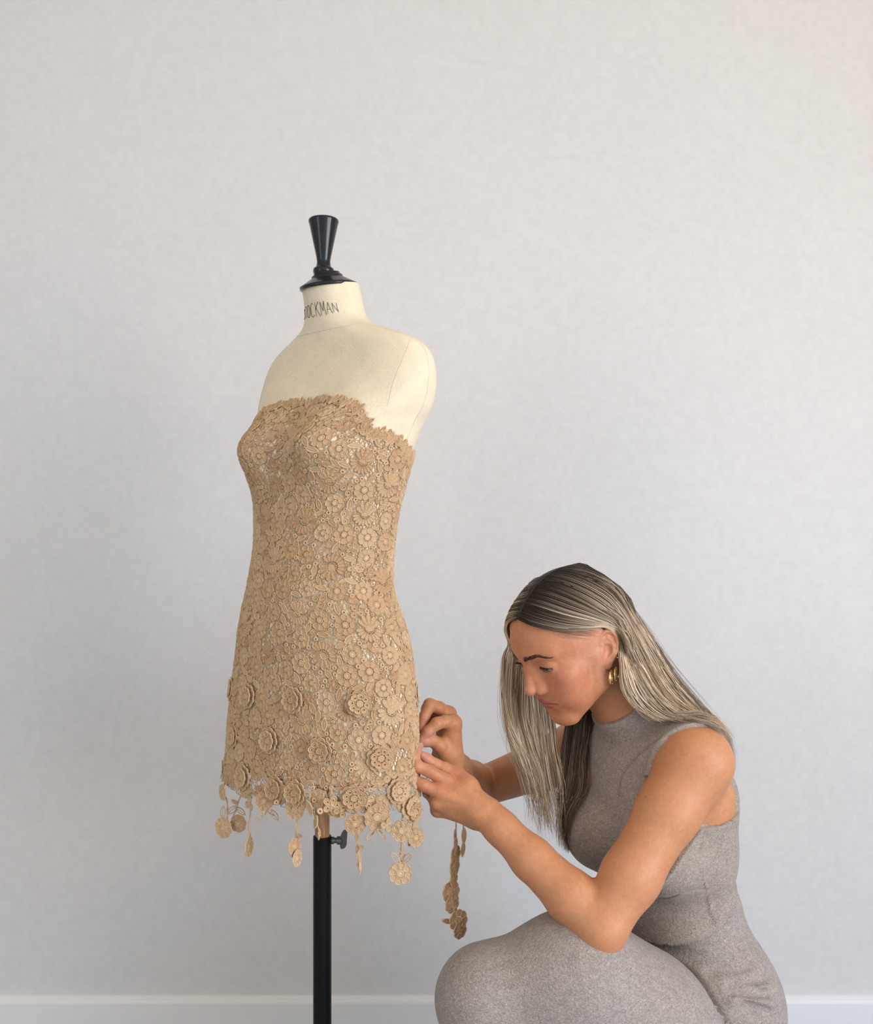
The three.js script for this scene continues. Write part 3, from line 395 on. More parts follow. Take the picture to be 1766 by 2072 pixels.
  for (const line of [[[924, 1620], [922, 1690], [919, 1750], [914, 1810], [924, 1870]], [[938, 1620], [937, 1690], [936, 1732]]]) { const p = spline(line.map(([x, y]) => at(x, y, d)), 24); mesh('stem', cord_(p, (t) => 0.0036 + 0.001 * Math.sin(t * 40), 6, 0.3), cordMat, trim); }
  add('leaf', 938, 1690, 45, L, 1.25); add('leaf', 936, 1718, 50, L + 0.1, 1.15); add('small', 920, 1690, 60, L, 1.3); add('leaf', 921, 1706, 55, L, 1.1); add('seven', 921, 1728, 58, 0.2, 1.0); add('round', 919, 1752, 62, 0.5, 1.0); add('seven', 917, 1778, 64, 0.4, 0.95); add('round', 912, 1804, 38, 0.1, 1.05); add('round2', 914, 1828, 46, 0.5, 1.0); add('leaf', 920, 1846, 50, L, 1.1); add('round', 927, 1862, 32, 0.2, 1.05); add('round2', 930, 1882, 42, 0.3, 0.9); add('leaf', 905, 1864, 15, 0.25, 0.95);
}
// ------------------------------------------------------------------ the woman: distance fields
const smin = (a, b, k) => { const h = Math.max(k - Math.abs(a - b), 0) / k; return Math.min(a, b) - h * h * k * 0.25; };
const smax = (a, b, k) => -smin(-a, -b, k);
const ell = (x, y, z, rx, ry, rz) => { const a = x / rx, b = y / ry, c = z / rz, k0 = Math.sqrt(a * a + b * b + c * c), d = a / rx, e = b / ry, f = c / rz, k1 = Math.sqrt(d * d + e * e + f * f); return k1 < 1e-9 ? -Math.min(rx, ry, rz) : k0 * (k0 - 1) / k1; };
const cap = (x, y, z, ax, ay, az, bx, by, bz, ra, rb) => { const ux = bx - ax, uy = by - ay, uz = bz - az, t = clamp(((x - ax) * ux + (y - ay) * uy + (z - az) * uz) / (ux * ux + uy * uy + uz * uz)); const X = x - ax - ux * t, Y = y - ay - uy * t, Z = z - az - uz * t; return Math.sqrt(X * X + Y * Y + Z * Z) - ra - (rb - ra) * t; };
const chainD = (x, y, z, pts) => { let d = 1e9; for (let i = 0; i + 1 < pts.length; i++) { const a = pts[i], b = pts[i + 1]; d = Math.min(d, cap(x, y, z, a[0], a[1], a[2], b[0], b[1], b[2], a[3], b[3])); } return d; };

// ---- head, in millimetres: x to her left, y up, z forward, origin between the ear canals
const HELIX = [[0, -5, 9, 2.2], [0, 4, 7, 2.4], [0, 14, 9, 2.6], [0, 24, 6, 2.9], [0, 29, -2, 3.0], [0, 27, -11, 3.0], [0, 19, -16.5, 2.9], [0, 8, -18, 2.7], [0, -4, -16, 2.5], [0, -13, -11.5, 2.5], [0, -20, -6, 3.0]];
const ANTI = [[0, 20, -3, 1.6], [0, 13, -9, 2.2], [0, 3, -11.5, 2.4], [0, -8, -9, 2.3], [0, -13, -3, 2.2]];
function earField(ax, y, z) {
  // into the ear's own axes: it leans back, and its hind edge stands off the head
  const dx = ax - 69, dy = y - 2, dz = z + 7, X = dx * 0.921 + dz * 0.389, Z = -dx * 0.389 + dz * 0.921, ex = X, ey = dy * 0.966 - Z * 0.259, ez = dy * 0.259 + Z * 0.966;
  if (Math.abs(ex) > 30 || Math.abs(ey) > 55 || Math.abs(ez) > 45) return Math.max(Math.abs(ex) - 12, Math.abs(ey) - 36, Math.abs(ez) - 26);
  let d = ell(ex, ey - 3, ez + 4, 3.6, 27, 15);
  d = smax(d, -ell(ex - 5, ey + 2, ez + 1, 6, 11, 8.5), 2.5);                      // concha
  d = smax(d, -chainD(ex - 3.2, ey, ez, [[0, 22, 1, 2.2], [0, 20, -9, 2.4], [0, 8, -14.5, 2.2], [0, -4, -13, 1.5]]), 2);   // scapha
  d = smin(d, chainD(ex - 1.5, ey, ez, HELIX), 2); d = smin(d, chainD(ex - 1.6, ey, ez, ANTI), 2.5);
  d = smin(d, ell(ex - 1, ey + 24, ez - 0.5, 3.6, 8.5, 7.2), 4);                     // lobe
  d = smin(d, ell(ex - 2.5, ey + 3, ez - 10, 3.6, 5.5, 3.6), 3);                     // tragus
  return d;
}
function headField(x, y, z) {
  const ax = Math.abs(x);
  let d = ell(x, y - 38, z + 8, 72, 86, 96);
  d = smin(d, ell(x, y - 48, z - 38, 58, 50, 54), 18);
  d = smin(d, ell(x, y + 12, z - 36, 56, 60, 51), 18);
  d = smin(d, ell(ax - 43, y + 6, z - 56, 18, 16, 20), 18);                         // cheekbones
  d = smin(d, ell(ax - 32, y + 34, z - 54, 24, 34, 25), 18);                        // cheeks
  d = smin(d, cap(ax, y, z, 57, -2, 6, 49, -47, 12, 11, 11), 16);
  d = smin(d, cap(ax, y, z, 49, -47, 12, 17, -82, 61, 12, 13), 20);
  d = smin(d, ell(x, y + 82, z - 69, 17, 14.5, 16), 20);
  d = smin(d, ell(x, y + 44, z - 64, 30, 28, 22.5), 22);
  d = smin(d, cap(ax, y, z, 8, 38, 87, 42, 38, 68, 6.5, 6.5), 16);
  d = smax(d, -ell(ax - 30, y - 21, z - 96.5, 17, 9.5, 12.5), 12);                  // eye sockets
  d = smin(d, ell(ax - 31, y - 18, z - 71.5, 15, 13.8, 13.7), 4);                   // lids over the eyeballs
  d = smin(d, cap(x, y, z, 0, 27, 86, 0, -11, 102.5, 6.2, 7.4), 9);                  // nose
  d = smin(d, ell(x, y + 15.5, z - 103.5, 9.2, 8.0, 9.0), 5);
  d = smin(d, ell(ax - 12, y + 20, z - 89, 6.6, 7.2, 11.5), 5);
  d = smin(d, cap(x, y, z, 0, -21, 98, 0, -27, 88, 4.4, 5), 4);
  d = smax(d, -ell(ax - 6.8, y + 26.8, z - 95, 3.0, 2.4, 4.8), 2);                  // nostrils
  d = smin(d, cap(ax, y, z, 5, 14, 87, 10, -14, 89, 5.5, 7.5), 9);                  // flanks of the nose
  d = smax(d, -cap(x, y, z, 0, -31, 95, 0, -38, 94, 1.6, 1.9), 3);              // philtrum
  d = smin(d, cap(ax, y, z, 3, -42.4, 89, 26, -46.8, 81.6, 4.8, 2.0), 4);         // upper lip
  d = smin(d, cap(ax, y, z, 0, -52.6, 86, 21, -49.6, 80.6, 6.2, 2.6), 4);         // lower lip
  d = smax(d, -cap(ax, y, z, 0, -47.0, 93.8, 27.5, -47.6, 84.6, 1.1, 0.7), 2.2);      // line between the lips
  d = smax(d, -ell(x, y + 64, z - 91, 17, 5, 8), 8);                          // hollow above the chin
  // opening between the lids: she looks down at her work
  const qx = ax - 31, qy = y - 18, w = 1 - (qx / 13) * (qx / 13), open = Math.max(qy - (-2.4 + 3.4 * w - 0.03 * qx), -5.0 - 1.2 * w + 0.03 * qx - qy, Math.abs(qx) - 12.5, 78 - z);
  d = smax(d, -open, 0.9);
  d = smin(d, earField(ax, y, z), 3.5);
  return d;
}
const HEAD = { s: 1.016, o: at(1163, 1310, 1.50), m: new THREE.Matrix3().set(0.49382591, -0.39682199, -0.77373657, -0.01693127, 0.88524497, -0.46481682, 0.86939594, 0.24263893, 0.4304382) };
const headPoint = (x, y, z) => V(x, y, z).applyMatrix3(HEAD.m).multiplyScalar(HEAD.s / 1000).add(HEAD.o);
const HE = HEAD.m.elements;
function toHead(x, y, z, out) { const k = 1000 / HEAD.s, a = (x - HEAD.o.x) * k, b = (y - HEAD.o.y) * k, c = (z - HEAD.o.z) * k; out[0] = HE[0] * a + HE[1] * b + HE[2] * c; out[1] = HE[3] * a + HE[4] * b + HE[5] * c; out[2] = HE[6] * a + HE[7] * b + HE[8] * c; return out; }
const hl = [0, 0, 0];

// ---- limbs: tapered capsules between joints, joined smoothly
class Limbs {
  constructor() { this.c = []; }
  bone(a, b, ra, rb, k) { this.c.push([a.x, a.y, a.z, b.x, b.y, b.z, ra, rb, k, (a.x + b.x) / 2, (a.y + b.y) / 2, (a.z + b.z) / 2, a.distanceTo(b) / 2 + Math.max(ra, rb)]); return this; }
  chain(list, k) { for (let i = 0; i + 1 < list.length; i++) this.bone(list[i][0], list[i + 1][0], list[i][1], list[i + 1][1], k); return this; }
  bound() { const b = new THREE.Box3(); for (const c of this.c) { b.expandByPoint(V(c[0], c[1], c[2])); b.expandByPoint(V(c[3], c[4], c[5])); } const o = b.getCenter(V()); let R = 0; for (const c of this.c) R = Math.max(R, Math.hypot(c[0] - o.x, c[1] - o.y, c[2] - o.z) + c[6], Math.hypot(c[3] - o.x, c[4] - o.y, c[5] - o.z) + c[7]); this.b = [o.x, o.y, o.z, R]; this.n = this.c.length; }
  field(x, y, z) {
    if (this.n !== this.c.length) this.bound(); const B = this.b, bx = x - B[0], by = y - B[1], bz = z - B[2], bd = bx * bx + by * by + bz * bz, br = B[3] + 0.07; if (bd > br * br) return Math.sqrt(bd) - B[3];
    let d = 0.5; for (const c of this.c) { const X = x - c[9], Y = y - c[10], Z = z - c[11], R = d + c[8] + c[12]; if (R < 0 || X * X + Y * Y + Z * Z > R * R) continue; d = smin(d, cap(x, y, z, c[0], c[1], c[2], c[3], c[4], c[5], c[6], c[7]), c[8]); } return d;
  }
}
const J = {
  neckTop: headPoint(0, -38, -24), neck: at(1292, 1462, 1.56), shoulderL: at(1408, 1543, 1.44), shoulderR: at(1172, 1520, 1.70),
  elbowL: at(1216, 1878, 1.365), wristL: at(988, 1650, 1.468), elbowR: at(968, 1594, 1.87), wristR: at(905, 1546, 1.60),
};
const arms = new Limbs();
arms.chain([[J.shoulderL, 0.056], [J.shoulderL.clone().lerp(J.elbowL, 0.3), 0.0455], [J.shoulderL.clone().lerp(J.elbowL, 0.7), 0.041], [J.elbowL, 0.036]], 0.02);
arms.bone(J.elbowL, J.elbowL.clone().add(V(0.0, -0.019, 0.002)), 0.032, 0.021, 0.012);
arms.chain([[J.elbowL, 0.036], [J.elbowL.clone().lerp(J.wristL, 0.25).add(V(0, 0.002, 0)), 0.0375], [J.elbowL.clone().lerp(J.wristL, 0.6), 0.0315], [J.elbowL.clone().lerp(J.wristL, 0.88), 0.0258], [J.wristL, 0.0262]], 0.012);
arms.chain([[J.shoulderR, 0.054], [J.shoulderR.clone().lerp(J.elbowR, 0.4), 0.044], [J.elbowR, 0.0375]], 0.02);
arms.chain([[J.elbowR, 0.036], [J.elbowR.clone().lerp(J.wristR, 0.3), 0.0375], [J.elbowR.clone().lerp(J.wristR, 0.75), 0.029], [J.wristR, 0.0258]], 0.014);
class Hand {
  constructor() { this.palm = new Limbs(); this.fingers = []; }
  finger(list) { const l = new Limbs(); l.chain(list.map(([x, y, d, r]) => [at(x, y, d), r]), 0.004); this.fingers.push(l); return l; }
  field(x, y, z) { let d = this.palm.field(x, y, z); if (d > 0.2) return d - 0.08; d = 0.5; for (const f of this.fingers) d = smin(d, f.field(x, y, z), 0.0015); return smin(d, this.palm.field(x, y, z), 0.008); }
}
const handL = new Hand();
{
  const w = at(972, 1640, 1.472), w2 = at(966, 1650, 1.484), M = [[905, 1581, 1.492], [891, 1604, 1.482], [884, 1623, 1.488], [885, 1639, 1.502]], mcp = M.map((a) => at(...a));
  mcp.forEach((m, i) => handL.palm.bone(i < 2 ? w : w2, m, 0.0165, 0.0112 - 0.0004 * i, 0.016));
  handL.palm.bone(w, w2, 0.021, 0.0195, 0.012);
  handL.finger([[...M[0], 0.0110], [868, 1560, 1.482, 0.0098], [843, 1550, 1.478, 0.0094], [838, 1531, 1.483, 0.0082], [845, 1519, 1.492, 0.0066]]);
  handL.finger([[...M[1], 0.0110], [855, 1588, 1.480, 0.0098], [829, 1573, 1.485, 0.0095], [826, 1553, 1.500, 0.0084], [834, 1541, 1.508, 0.0068]]);
  handL.finger([[...M[2], 0.0106], [866, 1604, 1.528, 0.0090], [888, 1600, 1.545, 0.0080], [902, 1598, 1.540, 0.0066]]);
  handL.finger([[...M[3], 0.0100], [880, 1630, 1.545, 0.0082], [898, 1626, 1.556, 0.0072], [912, 1620, 1.548, 0.006]]);
  handL.finger([[950, 1592, 1.490, 0.0150], [924, 1565, 1.504, 0.0114], [900, 1555, 1.506, 0.0096], [880, 1547, 1.506, 0.0096], [864, 1536, 1.502, 0.0086], [854, 1528, 1.499, 0.0064]]);
  handL.palm.bone(w, at(945, 1590, 1.490), 0.018, 0.0150, 0.016);
  for (const i of [0, 1, 2, 3]) handL.palm.bone(w.clone().lerp(mcp[i], 0.35).add(V(0, 0.0035, 0.0105)), mcp[i].clone().add(V(0, 0.002, 0.0035)), 0.0030, 0.0072, 0.006);   // tendons over the knuckles
}
const handR = new Hand();
{
  const w = at(906, 1536, 1.598), M = [[919, 1463, 1.574], [908, 1444, 1.592], [902, 1443, 1.612], [900, 1454, 1.632]], mcp = M.map((a) => at(...a));
  mcp.forEach((m, i) => handR.palm.bone(w, m, 0.0205, 0.0120 - 0.0004 * i, 0.016));
  handR.finger([[...M[0], 0.0113], [900, 1460, 1.560, 0.0102], [884, 1464, 1.552, 0.0102], [865, 1481, 1.547, 0.0088], [853, 1497, 1.546, 0.0070]]);
  handR.finger([[...M[1], 0.0113], [888, 1432, 1.580, 0.0102], [869, 1426, 1.572, 0.0104], [858, 1452, 1.564, 0.0090], [852, 1475, 1.558, 0.0072]]);
  handR.finger([[...M[2], 0.0106], [864, 1433, 1.598, 0.0094], [856, 1458, 1.590, 0.0082], [856, 1480, 1.582, 0.0068]]);
  handR.finger([[...M[3], 0.0100], [868, 1444, 1.624, 0.0084], [860, 1464, 1.616, 0.0074], [862, 1482, 1.606, 0.006]]);
  handR.finger([[906, 1526, 1.582, 0.0175], [889, 1508, 1.566, 0.0126], [872, 1497, 1.553, 0.0104], [860, 1500, 1.549, 0.0090], [851, 1503, 1.546, 0.0070]]);
  handR.palm.bone(at(910, 1520, 1.585), at(912, 1478, 1.578), 0.016, 0.011, 0.014);
}
// ---- trunk: frame with l to her left, u up the spine, f to the front
const TR = { o: at(1356, 1815, 1.575), u: V(-0.14, 0.98, 0.10).normalize(), l: V(0.57, 0, 0.82) };
TR.l.addScaledVector(TR.u, -TR.l.dot(TR.u)).normalize(); TR.f = TR.l.clone().cross(TR.u);
const tl = [0, 0, 0];
function toTrunk(x, y, z, out) { const a = x - TR.o.x, b = y - TR.o.y, c = z - TR.o.z; out[0] = a * TR.l.x + b * TR.l.y + c * TR.l.z; out[1] = a * TR.u.x + b * TR.u.y + c * TR.u.z; out[2] = a * TR.f.x + b * TR.f.y + c * TR.f.z; return out; }
const trunkPoint = (a, b, c) => TR.o.clone().addScaledVector(TR.l, a).addScaledVector(TR.u, b).addScaledVector(TR.f, c);
const girdle = new Limbs();
girdle.bone(J.neck.clone().add(V(0.02, -0.05, 0)), J.shoulderL, 0.055, 0.048, 0.03).bone(J.neck.clone().add(V(0.0, -0.05, -0.02)), J.shoulderR, 0.055, 0.046, 0.03);
girdle.bone(J.neck.clone().add(V(0.02, -0.005, 0)), J.shoulderL.clone().add(V(-0.01, 0.012, -0.02)), 0.042, 0.036, 0.03).bone(J.neck, J.shoulderR.clone().add(V(0, 0.012, 0.02)), 0.042, 0.036, 0.03);
girdle.bone(J.neck.clone().add(V(0.02, -0.03, 0)), trunkPoint(0, 0.15, -0.02), 0.05, 0.08, 0.04);
const neckL = new Limbs(); neckL.bone(J.neckTop, J.neck, 0.051, 0.054, 0.02);
function trunkField(x, y, z) {
  toTrunk(x, y, z, tl); const a = tl[0], b = tl[1], c = tl[2], m = Math.abs(a);
  const tr2 = a * a + b * b + c * c; if (tr2 > 0.2025) return Math.sqrt(tr2) - 0.37;
  let d = ell(a, b - 0.12, c - 0.006, 0.134, 0.155, 0.090);
  d = smin(d, ell(a, b - 0.195, c + 0.004, 0.140, 0.085, 0.080), 0.03);
  d = smin(d, ell(a, b + 0.03, c - 0.008, 0.118, 0.12, 0.083), 0.03);
  d = smin(d, ell(m - 0.068, b - 0.120, c - 0.072, 0.058, 0.055, 0.055), 0.025);
  d = smin(d, ell(a, b + 0.15, c + 0.012, 0.150, 0.105, 0.100), 0.04);
  return smin(d, girdle.field(x, y, z), 0.03);
}
function skinField(x, y, z) {
  let d = smin(arms.field(x, y, z), trunkField(x, y, z), 0.018);
  d = smin(d, neckL.field(x, y, z), 0.02);
  d = smin(d, handL.field(x, y, z), 0.008); d = smin(d, handR.field(x, y, z), 0.010);
  const hx = x - HEAD.o.x, hy = y - HEAD.o.y, hz = z - HEAD.o.z; if (hx * hx + hy * hy + hz * hz < 0.04) { toHead(x, y, z, hl); d = smin(d, headField(hl[0], hl[1], hl[2]) * HEAD.s / 1000, 0.014); }
  return d;
}
// ---- clothes as fields
const ellipse2 = (a, b, ra, rb) => { const u = a / ra, v = b / rb; return (Math.sqrt(u * u + v * v) - 1) * Math.min(ra, rb); };
const NECKAX = J.neckTop.clone().sub(J.neck).normalize(), COLLAR = J.neck.clone().lerp(J.neckTop, 0.30);
const collarPoint = (p) => (p.x - COLLAR.x) * NECKAX.x + (p.y - COLLAR.y) * NECKAX.y + (p.z - COLLAR.z) * NECKAX.z;
function topBase(x, y, z) {
  const tr = trunkField(x, y, z), a = tl[0], b = tl[1], c = tl[2], ar = arms.field(x, y, z); let d = smin(tr, ar, 0.018) - 0.006 - 0.004 * (1 - smooth(-0.06, 0.03, b)); if (b < 0.14) d = smin(d, hips.field(x, y, z) - 0.0065, 0.012);
  const nk = neckL.field(x, y, z) - 0.0065, up = (x - COLLAR.x) * (NECKAX.x - 0.10) + (y - COLLAR.y) * NECKAX.y + (z - COLLAR.z) * NECKAX.z;
  d = smin(d, Math.max(nk, up - 0.016), 0.006);
  d = smax(d, up - 0.016, 0.002);
  if (nk < 0.012) d += 0.0016 * Math.exp(-((up + 0.024) * (up + 0.024)) / 0.0000022);                           // seam under the collar
  d = Math.max(d, -(b + 0.366 * c - 0.008));                                                                   // hem
  d = smax(d, Math.min(tr - ar - 0.003, (0.25 - b) * 0.7), 0.002);                                            // no sleeves
  const cf = clamp(c, 0, 0.09), g = 0.129 - 10.0 * cf * cf * smooth(0.16, 0.21, b) + 0.2 * (1 - smooth(0.145, 0.172, b));
  return smax(d, (Math.abs(a) - g) * 0.6, 0.002);                                                             // armholes
}
const legs = new Limbs(), hips = new Limbs();
const HIPL = at(1448, 2032, 1.50), HIPR = at(1395, 2040, 1.70), KNEEL = at(988, 2020, 1.395), KNEER = at(1010, 2060, 1.60);
hips.bone(HIPL, HIPR, 0.105, 0.105, 0.04).bone(trunkPoint(0.03, -0.03, -0.02), HIPL.clone().lerp(HIPR, 0.3), 0.072, 0.103, 0.06).bone(trunkPoint(-0.03, -0.03, -0.02), HIPL.clone().lerp(HIPR, 0.7), 0.072, 0.103, 0.06);
hips.bone(trunkPoint(0.035, 0.0, 0.0), trunkPoint(-0.035, 0.0, 0.0), 0.070, 0.070, 0.05);
legs.chain([[KNEEL, 0.072], [at(1165, 1985, 1.40), 0.092], [at(1290, 2068, 1.42), 0.097], [at(1425, 2180, 1.46), 0.102]], 0.05);
legs.chain([[KNEER, 0.072], [at(1180, 2010, 1.63), 0.092], [at(1390, 2140, 1.70), 0.105]], 0.05);
legs.chain([[KNEEL, 0.070], [V(0.13, 0.30, -1.40), 0.060], [V(0.185, 0.12, -1.41), 0.045]], 0.03).chain([[KNEER, 0.070], [V(0.15, 0.28, -1.62), 0.060], [V(0.20, 0.12, -1.62), 0.045]], 0.03);
legs.bone(KNEEL.clone().lerp(KNEER, 0.25), KNEEL.clone().lerp(KNEER, 0.75), 0.062, 0.062, 0.06).bone(at(1165, 1995, 1.46), at(1180, 2010, 1.58), 0.08, 0.08, 0.06);
legs.bone(V(0.13, 0.30, -1.45), V(0.15, 0.28, -1.57), 0.05, 0.05, 0.06).bone(V(0.185, 0.12, -1.46), V(0.20, 0.12, -1.57), 0.04, 0.04, 0.06);
const skirtBase = (x, y, z) => { toTrunk(x, y, z, tl); const h = Math.max(hips.field(x, y, z), tl[1] - 0.05 + 0.34 * tl[2]), l = legs.field(x, y, z), e = h - l; return smin(h, l, 0.003) + 0.006 * Math.exp(-e * e / 0.00002); };
// walks along the camera's line of sight of a surveyed point until it meets the field
function onField(field, px, py) { const e = V(0, EYE, 0), d = at(px, py, 1).sub(e).normalize(); let t = 1.05; for (let i = 0; i < 90; i++) { const p = e.clone().addScaledVector(d, t), f = field(p.x, p.y, p.z); if (f < 0.0004) return p; t += f * 0.8; if (t > 2.3) break; } return null; }
const grooves = [], ridges = [], topRidges = [], topGrooves = [], topSeams = [];
function fold(list, depth, into, field = skirtBase, sink = 0) { const hits = list.map(([x, y]) => onField(field, x, y)).filter(Boolean).map((p) => p.add(p.clone().sub(camera.position).normalize().multiplyScalar(sink))); if (hits.length < 2) return; const pts = spline(hits, 14), o = new Limbs(); for (let i = 0; i < 14; i++) { const f = (k) => depth * Math.sin(Math.PI * clamp(k / 14, 0.06, 0.94)); o.bone(pts[i], pts[i + 1], f(i), f(i + 1), 0.002); } into.push(o); }
fold([[1425, 1694], [1418, 1730], [1424, 1775], [1432, 1805]], 0.0010, topSeams, topBase); fold([[1432, 1805], [1440, 1845], [1456, 1882]], 0.0010, topSeams, topBase);   // side seam
fold([[1330, 1819], [1380, 1809], [1430, 1801]], 0.0011, topGrooves, topBase);
fold([[1440, 1842], [1460, 1822], [1478, 1790]], 0.0028, topRidges, topBase); fold([[1450, 1862], [1468, 1842], [1484, 1815]], 0.0028, topRidges, topBase); fold([[1436, 1820], [1456, 1800], [1472, 1770]], 0.0022, topRidges, topBase);
fold([[1345, 1500], [1300, 1530], [1268, 1570], [1258, 1612]], 0.0030, topRidges, topBase); fold([[1335, 1490], [1290, 1524], [1258, 1562], [1246, 1600]], 0.0025, topGrooves, topBase);
function topField(x, y, z) {
  let d = topBase(x, y, z);
  if (d < 0.02 && d > -0.02) { for (const r of topRidges) d = smin(d, r.field(x, y, z), 0.012); for (const r of topSeams) d = smin(d, r.field(x, y, z), 0.003); for (const g of topGrooves) { const v = g.field(x, y, z); if (v < 0.04) d = smax(d, -v, 0.006); } }
  return d;
}
fold([[1330, 1905], [1375, 1928], [1430, 1940], [1490, 1943]], 0.0014, grooves);
fold([[1476, 1990], [1510, 1985], [1545, 1980]], 0.0014, grooves); fold([[1482, 2008], [1520, 2009], [1555, 2012]], 0.0014, grooves); fold([[1505, 2036], [1530, 2042], [1555, 2049]], 0.0012, grooves);
fold([[1440, 1965], [1480, 1961], [1520, 1952]], 0.0012, grooves);
fold([[1478, 1999], [1515, 1997], [1550, 1996]], 0.0035, ridges); fold([[1486, 2018], [1520, 2024], [1556, 2031]], 0.0035, ridges);
function skirtField(x, y, z) {
  let d = skirtBase(x, y, z);
  if (d < 0.03 && d > -0.03) { for (const r of ridges) d = smin(d, r.field(x, y, z), 0.024); for (const g of grooves) { const v = g.field(x, y, z); if (v < 0.05) d = smax(d, -v, 0.020); } }
  return Math.max(d, 0.06 - y);
}
// ---- build her
const person = thing('person', 'woman in a sleeveless taupe knit top and skirt crouching to sew the lace dress', 'person');
{
  const hull = (pts, m) => { const b = new THREE.Box3().setFromPoints(pts).expandByScalar(m); return [[b.min.x, b.min.y, b.min.z], [b.max.x, b.max.y, b.max.z]]; };

  const heads = hull([headPoint(-80, -95, -110), headPoint(80, 128, 118), headPoint(80, -95, 118), headPoint(-80, 128, -110), headPoint(80, 128, 118), headPoint(-80, -95, 118)], 0.004);
  // the head box ends below the jaw; arms, hands and trunk follow at their own fineness
  const parts = [surfaceNets(skinField, ...heads, 0.002)];
  const far = (p, b, e) => p.x > b[0][0] + e && p.x < b[1][0] - e && p.y > b[0][1] + e && p.y < b[1][1] - e && p.z > b[0][2] + e && p.z < b[1][2] - e;
  const hL = hull([at(820, 1505, 1.46), at(1005, 1690, 1.57)], 0.02), hR = hull([at(843, 1408, 1.53), at(945, 1560, 1.66)], 0.02);
  const clip = (g, boxes, e) => { const p = g.attributes.position, I = g.index.array, K = [], v = V(), inside = new Uint8Array(p.count); for (let i = 0; i < p.count; i++) { v.fromBufferAttribute(p, i); inside[i] = boxes.some((b) => far(v, b, e)) ? 1 : 0; } for (let i = 0; i < I.length; i += 3) if (!(inside[I[i]] && inside[I[i + 1]] && inside[I[i + 2]])) K.push(I[i], I[i + 1], I[i + 2]); g.setIndex(K); return g; };
  parts.push(surfaceNets(skinField, ...hL, 0.002), clip(surfaceNets(skinField, ...hR, 0.002), [hL], 0.004));
  const rest = hull([at(830, 1400, 1.4), at(1600, 1960, 1.3), at(1200, 1500, 1.97)], 0.03);
  parts.push(clip(surfaceNets(skinField, ...rest, 0.0042), [heads, hL, hR], 0.006));
  // feet, below the skirt
  const feet = new Limbs(); feet.chain([[V(0.20, 0.13, -1.41), 0.036], [V(0.20, 0.06, -1.41), 0.036], [V(0.12, 0.035, -1.40), 0.032], [V(0.03, 0.022, -1.40), 0.022]], 0.02).chain([[V(0.21, 0.13, -1.62), 0.036], [V(0.21, 0.06, -1.62), 0.036], [V(0.13, 0.035, -1.63), 0.032], [V(0.04, 0.022, -1.63), 0.022]], 0.02);
  parts.push(surfaceNets((x, y, z) => Math.max(feet.field(x, y, z), -y), [-0.03, -0.01, -1.7], [0.27, 0.19, -1.34], 0.008));
  const g = boxUV(merge(parts)), p = g.attributes.position, col = new Float32Array(p.count * 3), o = [0, 0, 0];
  const tips = [...handL.fingers, ...handR.fingers].map((f) => f.c[f.c.length - 1]).map((c) => V(c[3], c[4], c[5])), moles = [[1305, 1613], [1363, 1612], [1381, 1683]].map(([x, y]) => onField(skinField, x, y));
  for (let i = 0; i < p.count; i++) {
    const x = p.getX(i), y = p.getY(i), z = p.getZ(i); let r = 0.62, gg = 0.268, b = 0.122; const tint = (R, G, B, w) => { r = mix(r, R, w); gg = mix(gg, G, w); b = mix(b, B, w); };
    toHead(x, y, z, o); const ax = Math.abs(o[0]);
    if (o[1] > -110 && o[1] < 130 && o[2] > 30 && Math.abs(o[0]) < 90) {
      tint(0.56, 0.205, 0.10, 0.7); tint(0.62, 0.2, 0.13, 0.55 * Math.exp(-((ax - 40) ** 2 + (o[1] + 12) ** 2) / 560 - ((o[2] - 70) / 30) ** 2));                 // rouge
      tint(0.62, 0.27, 0.2, 0.4 * Math.exp(-(ax * ax + (o[1] + 12) ** 2 + (o[2] - 104) ** 2) / 200));
      const up = cap(ax, o[1], o[2], 3, -42.4, 89, 26, -46.8, 81.6, 5.0, 2.6), lo = cap(ax, o[1], o[2], 0, -52.6, 86, 22, -49.4, 80.6, 6.3, 3.0); tint(0.36, 0.095, 0.08, 0.95 * (1 - smooth(0.1, 1.4, Math.min(up, lo))));
      tint(0.10, 0.06, 0.045, 0.55 * (1 - smooth(2.2, 4.2, chainD(ax, o[1], o[2], [[9, 36.5, 92, 0.5], [26, 40.5, 86, 0.5], [44, 40, 72, 0], [52, 35, 62, 0]]))));   // brow
      const lid = Math.abs(Math.sqrt((ax - 31) ** 2 + (o[1] - 18) ** 2 + (o[2] - 71.5) ** 2) - 13.9); if (lid < 1.2) tint(0.40, 0.2, 0.13, 0.35);
    }
    if (ax > 60 && Math.abs(o[1]) < 45 && Math.abs(o[2]) < 40) tint(0.64, 0.27, 0.18, 0.45);
    for (const t of tips) { const d = (x - t.x) ** 2 + (y - t.y) ** 2 + (z - t.z) ** 2; if (d < 0.0012) tint(0.68, 0.29, 0.22, 0.55 * Math.exp(-d / 0.0003)); }
    for (const m of moles) if (m) { const d = (x - m.x) ** 2 + (y - m.y) ** 2 + (z - m.z) ** 2; if (d < 0.00001) tint(0.15, 0.07, 0.04, 0.8 * Math.exp(-d / 0.000003)); }
    col[3 * i] = r; col[3 * i + 1] = gg; col[3 * i + 2] = b;
  }
  g.setAttribute('color', new THREE.BufferAttribute(col, 3));
  const n = tileNoise(41), n2 = tileNoise(42), skinBump = texture(512, (u, v) => 0.5 + 0.5 * (n(u * 200, v * 200, 200) - 0.5) + 0.4 * (n2(u * 80, v * 80, 80) - 0.5)), skinTone = texture(512, (u, v) => { const w = 0.95 + 0.05 * (n(u * 24, v * 24, 24) - 0.5) + 0.06 * (n2(u * 120, v * 120, 120) - 0.5), k = 0.02 * (n(u * 12, v * 12 + 5, 12) - 0.5); return [w + k * 0.3, w - k, w - k]; }, true);
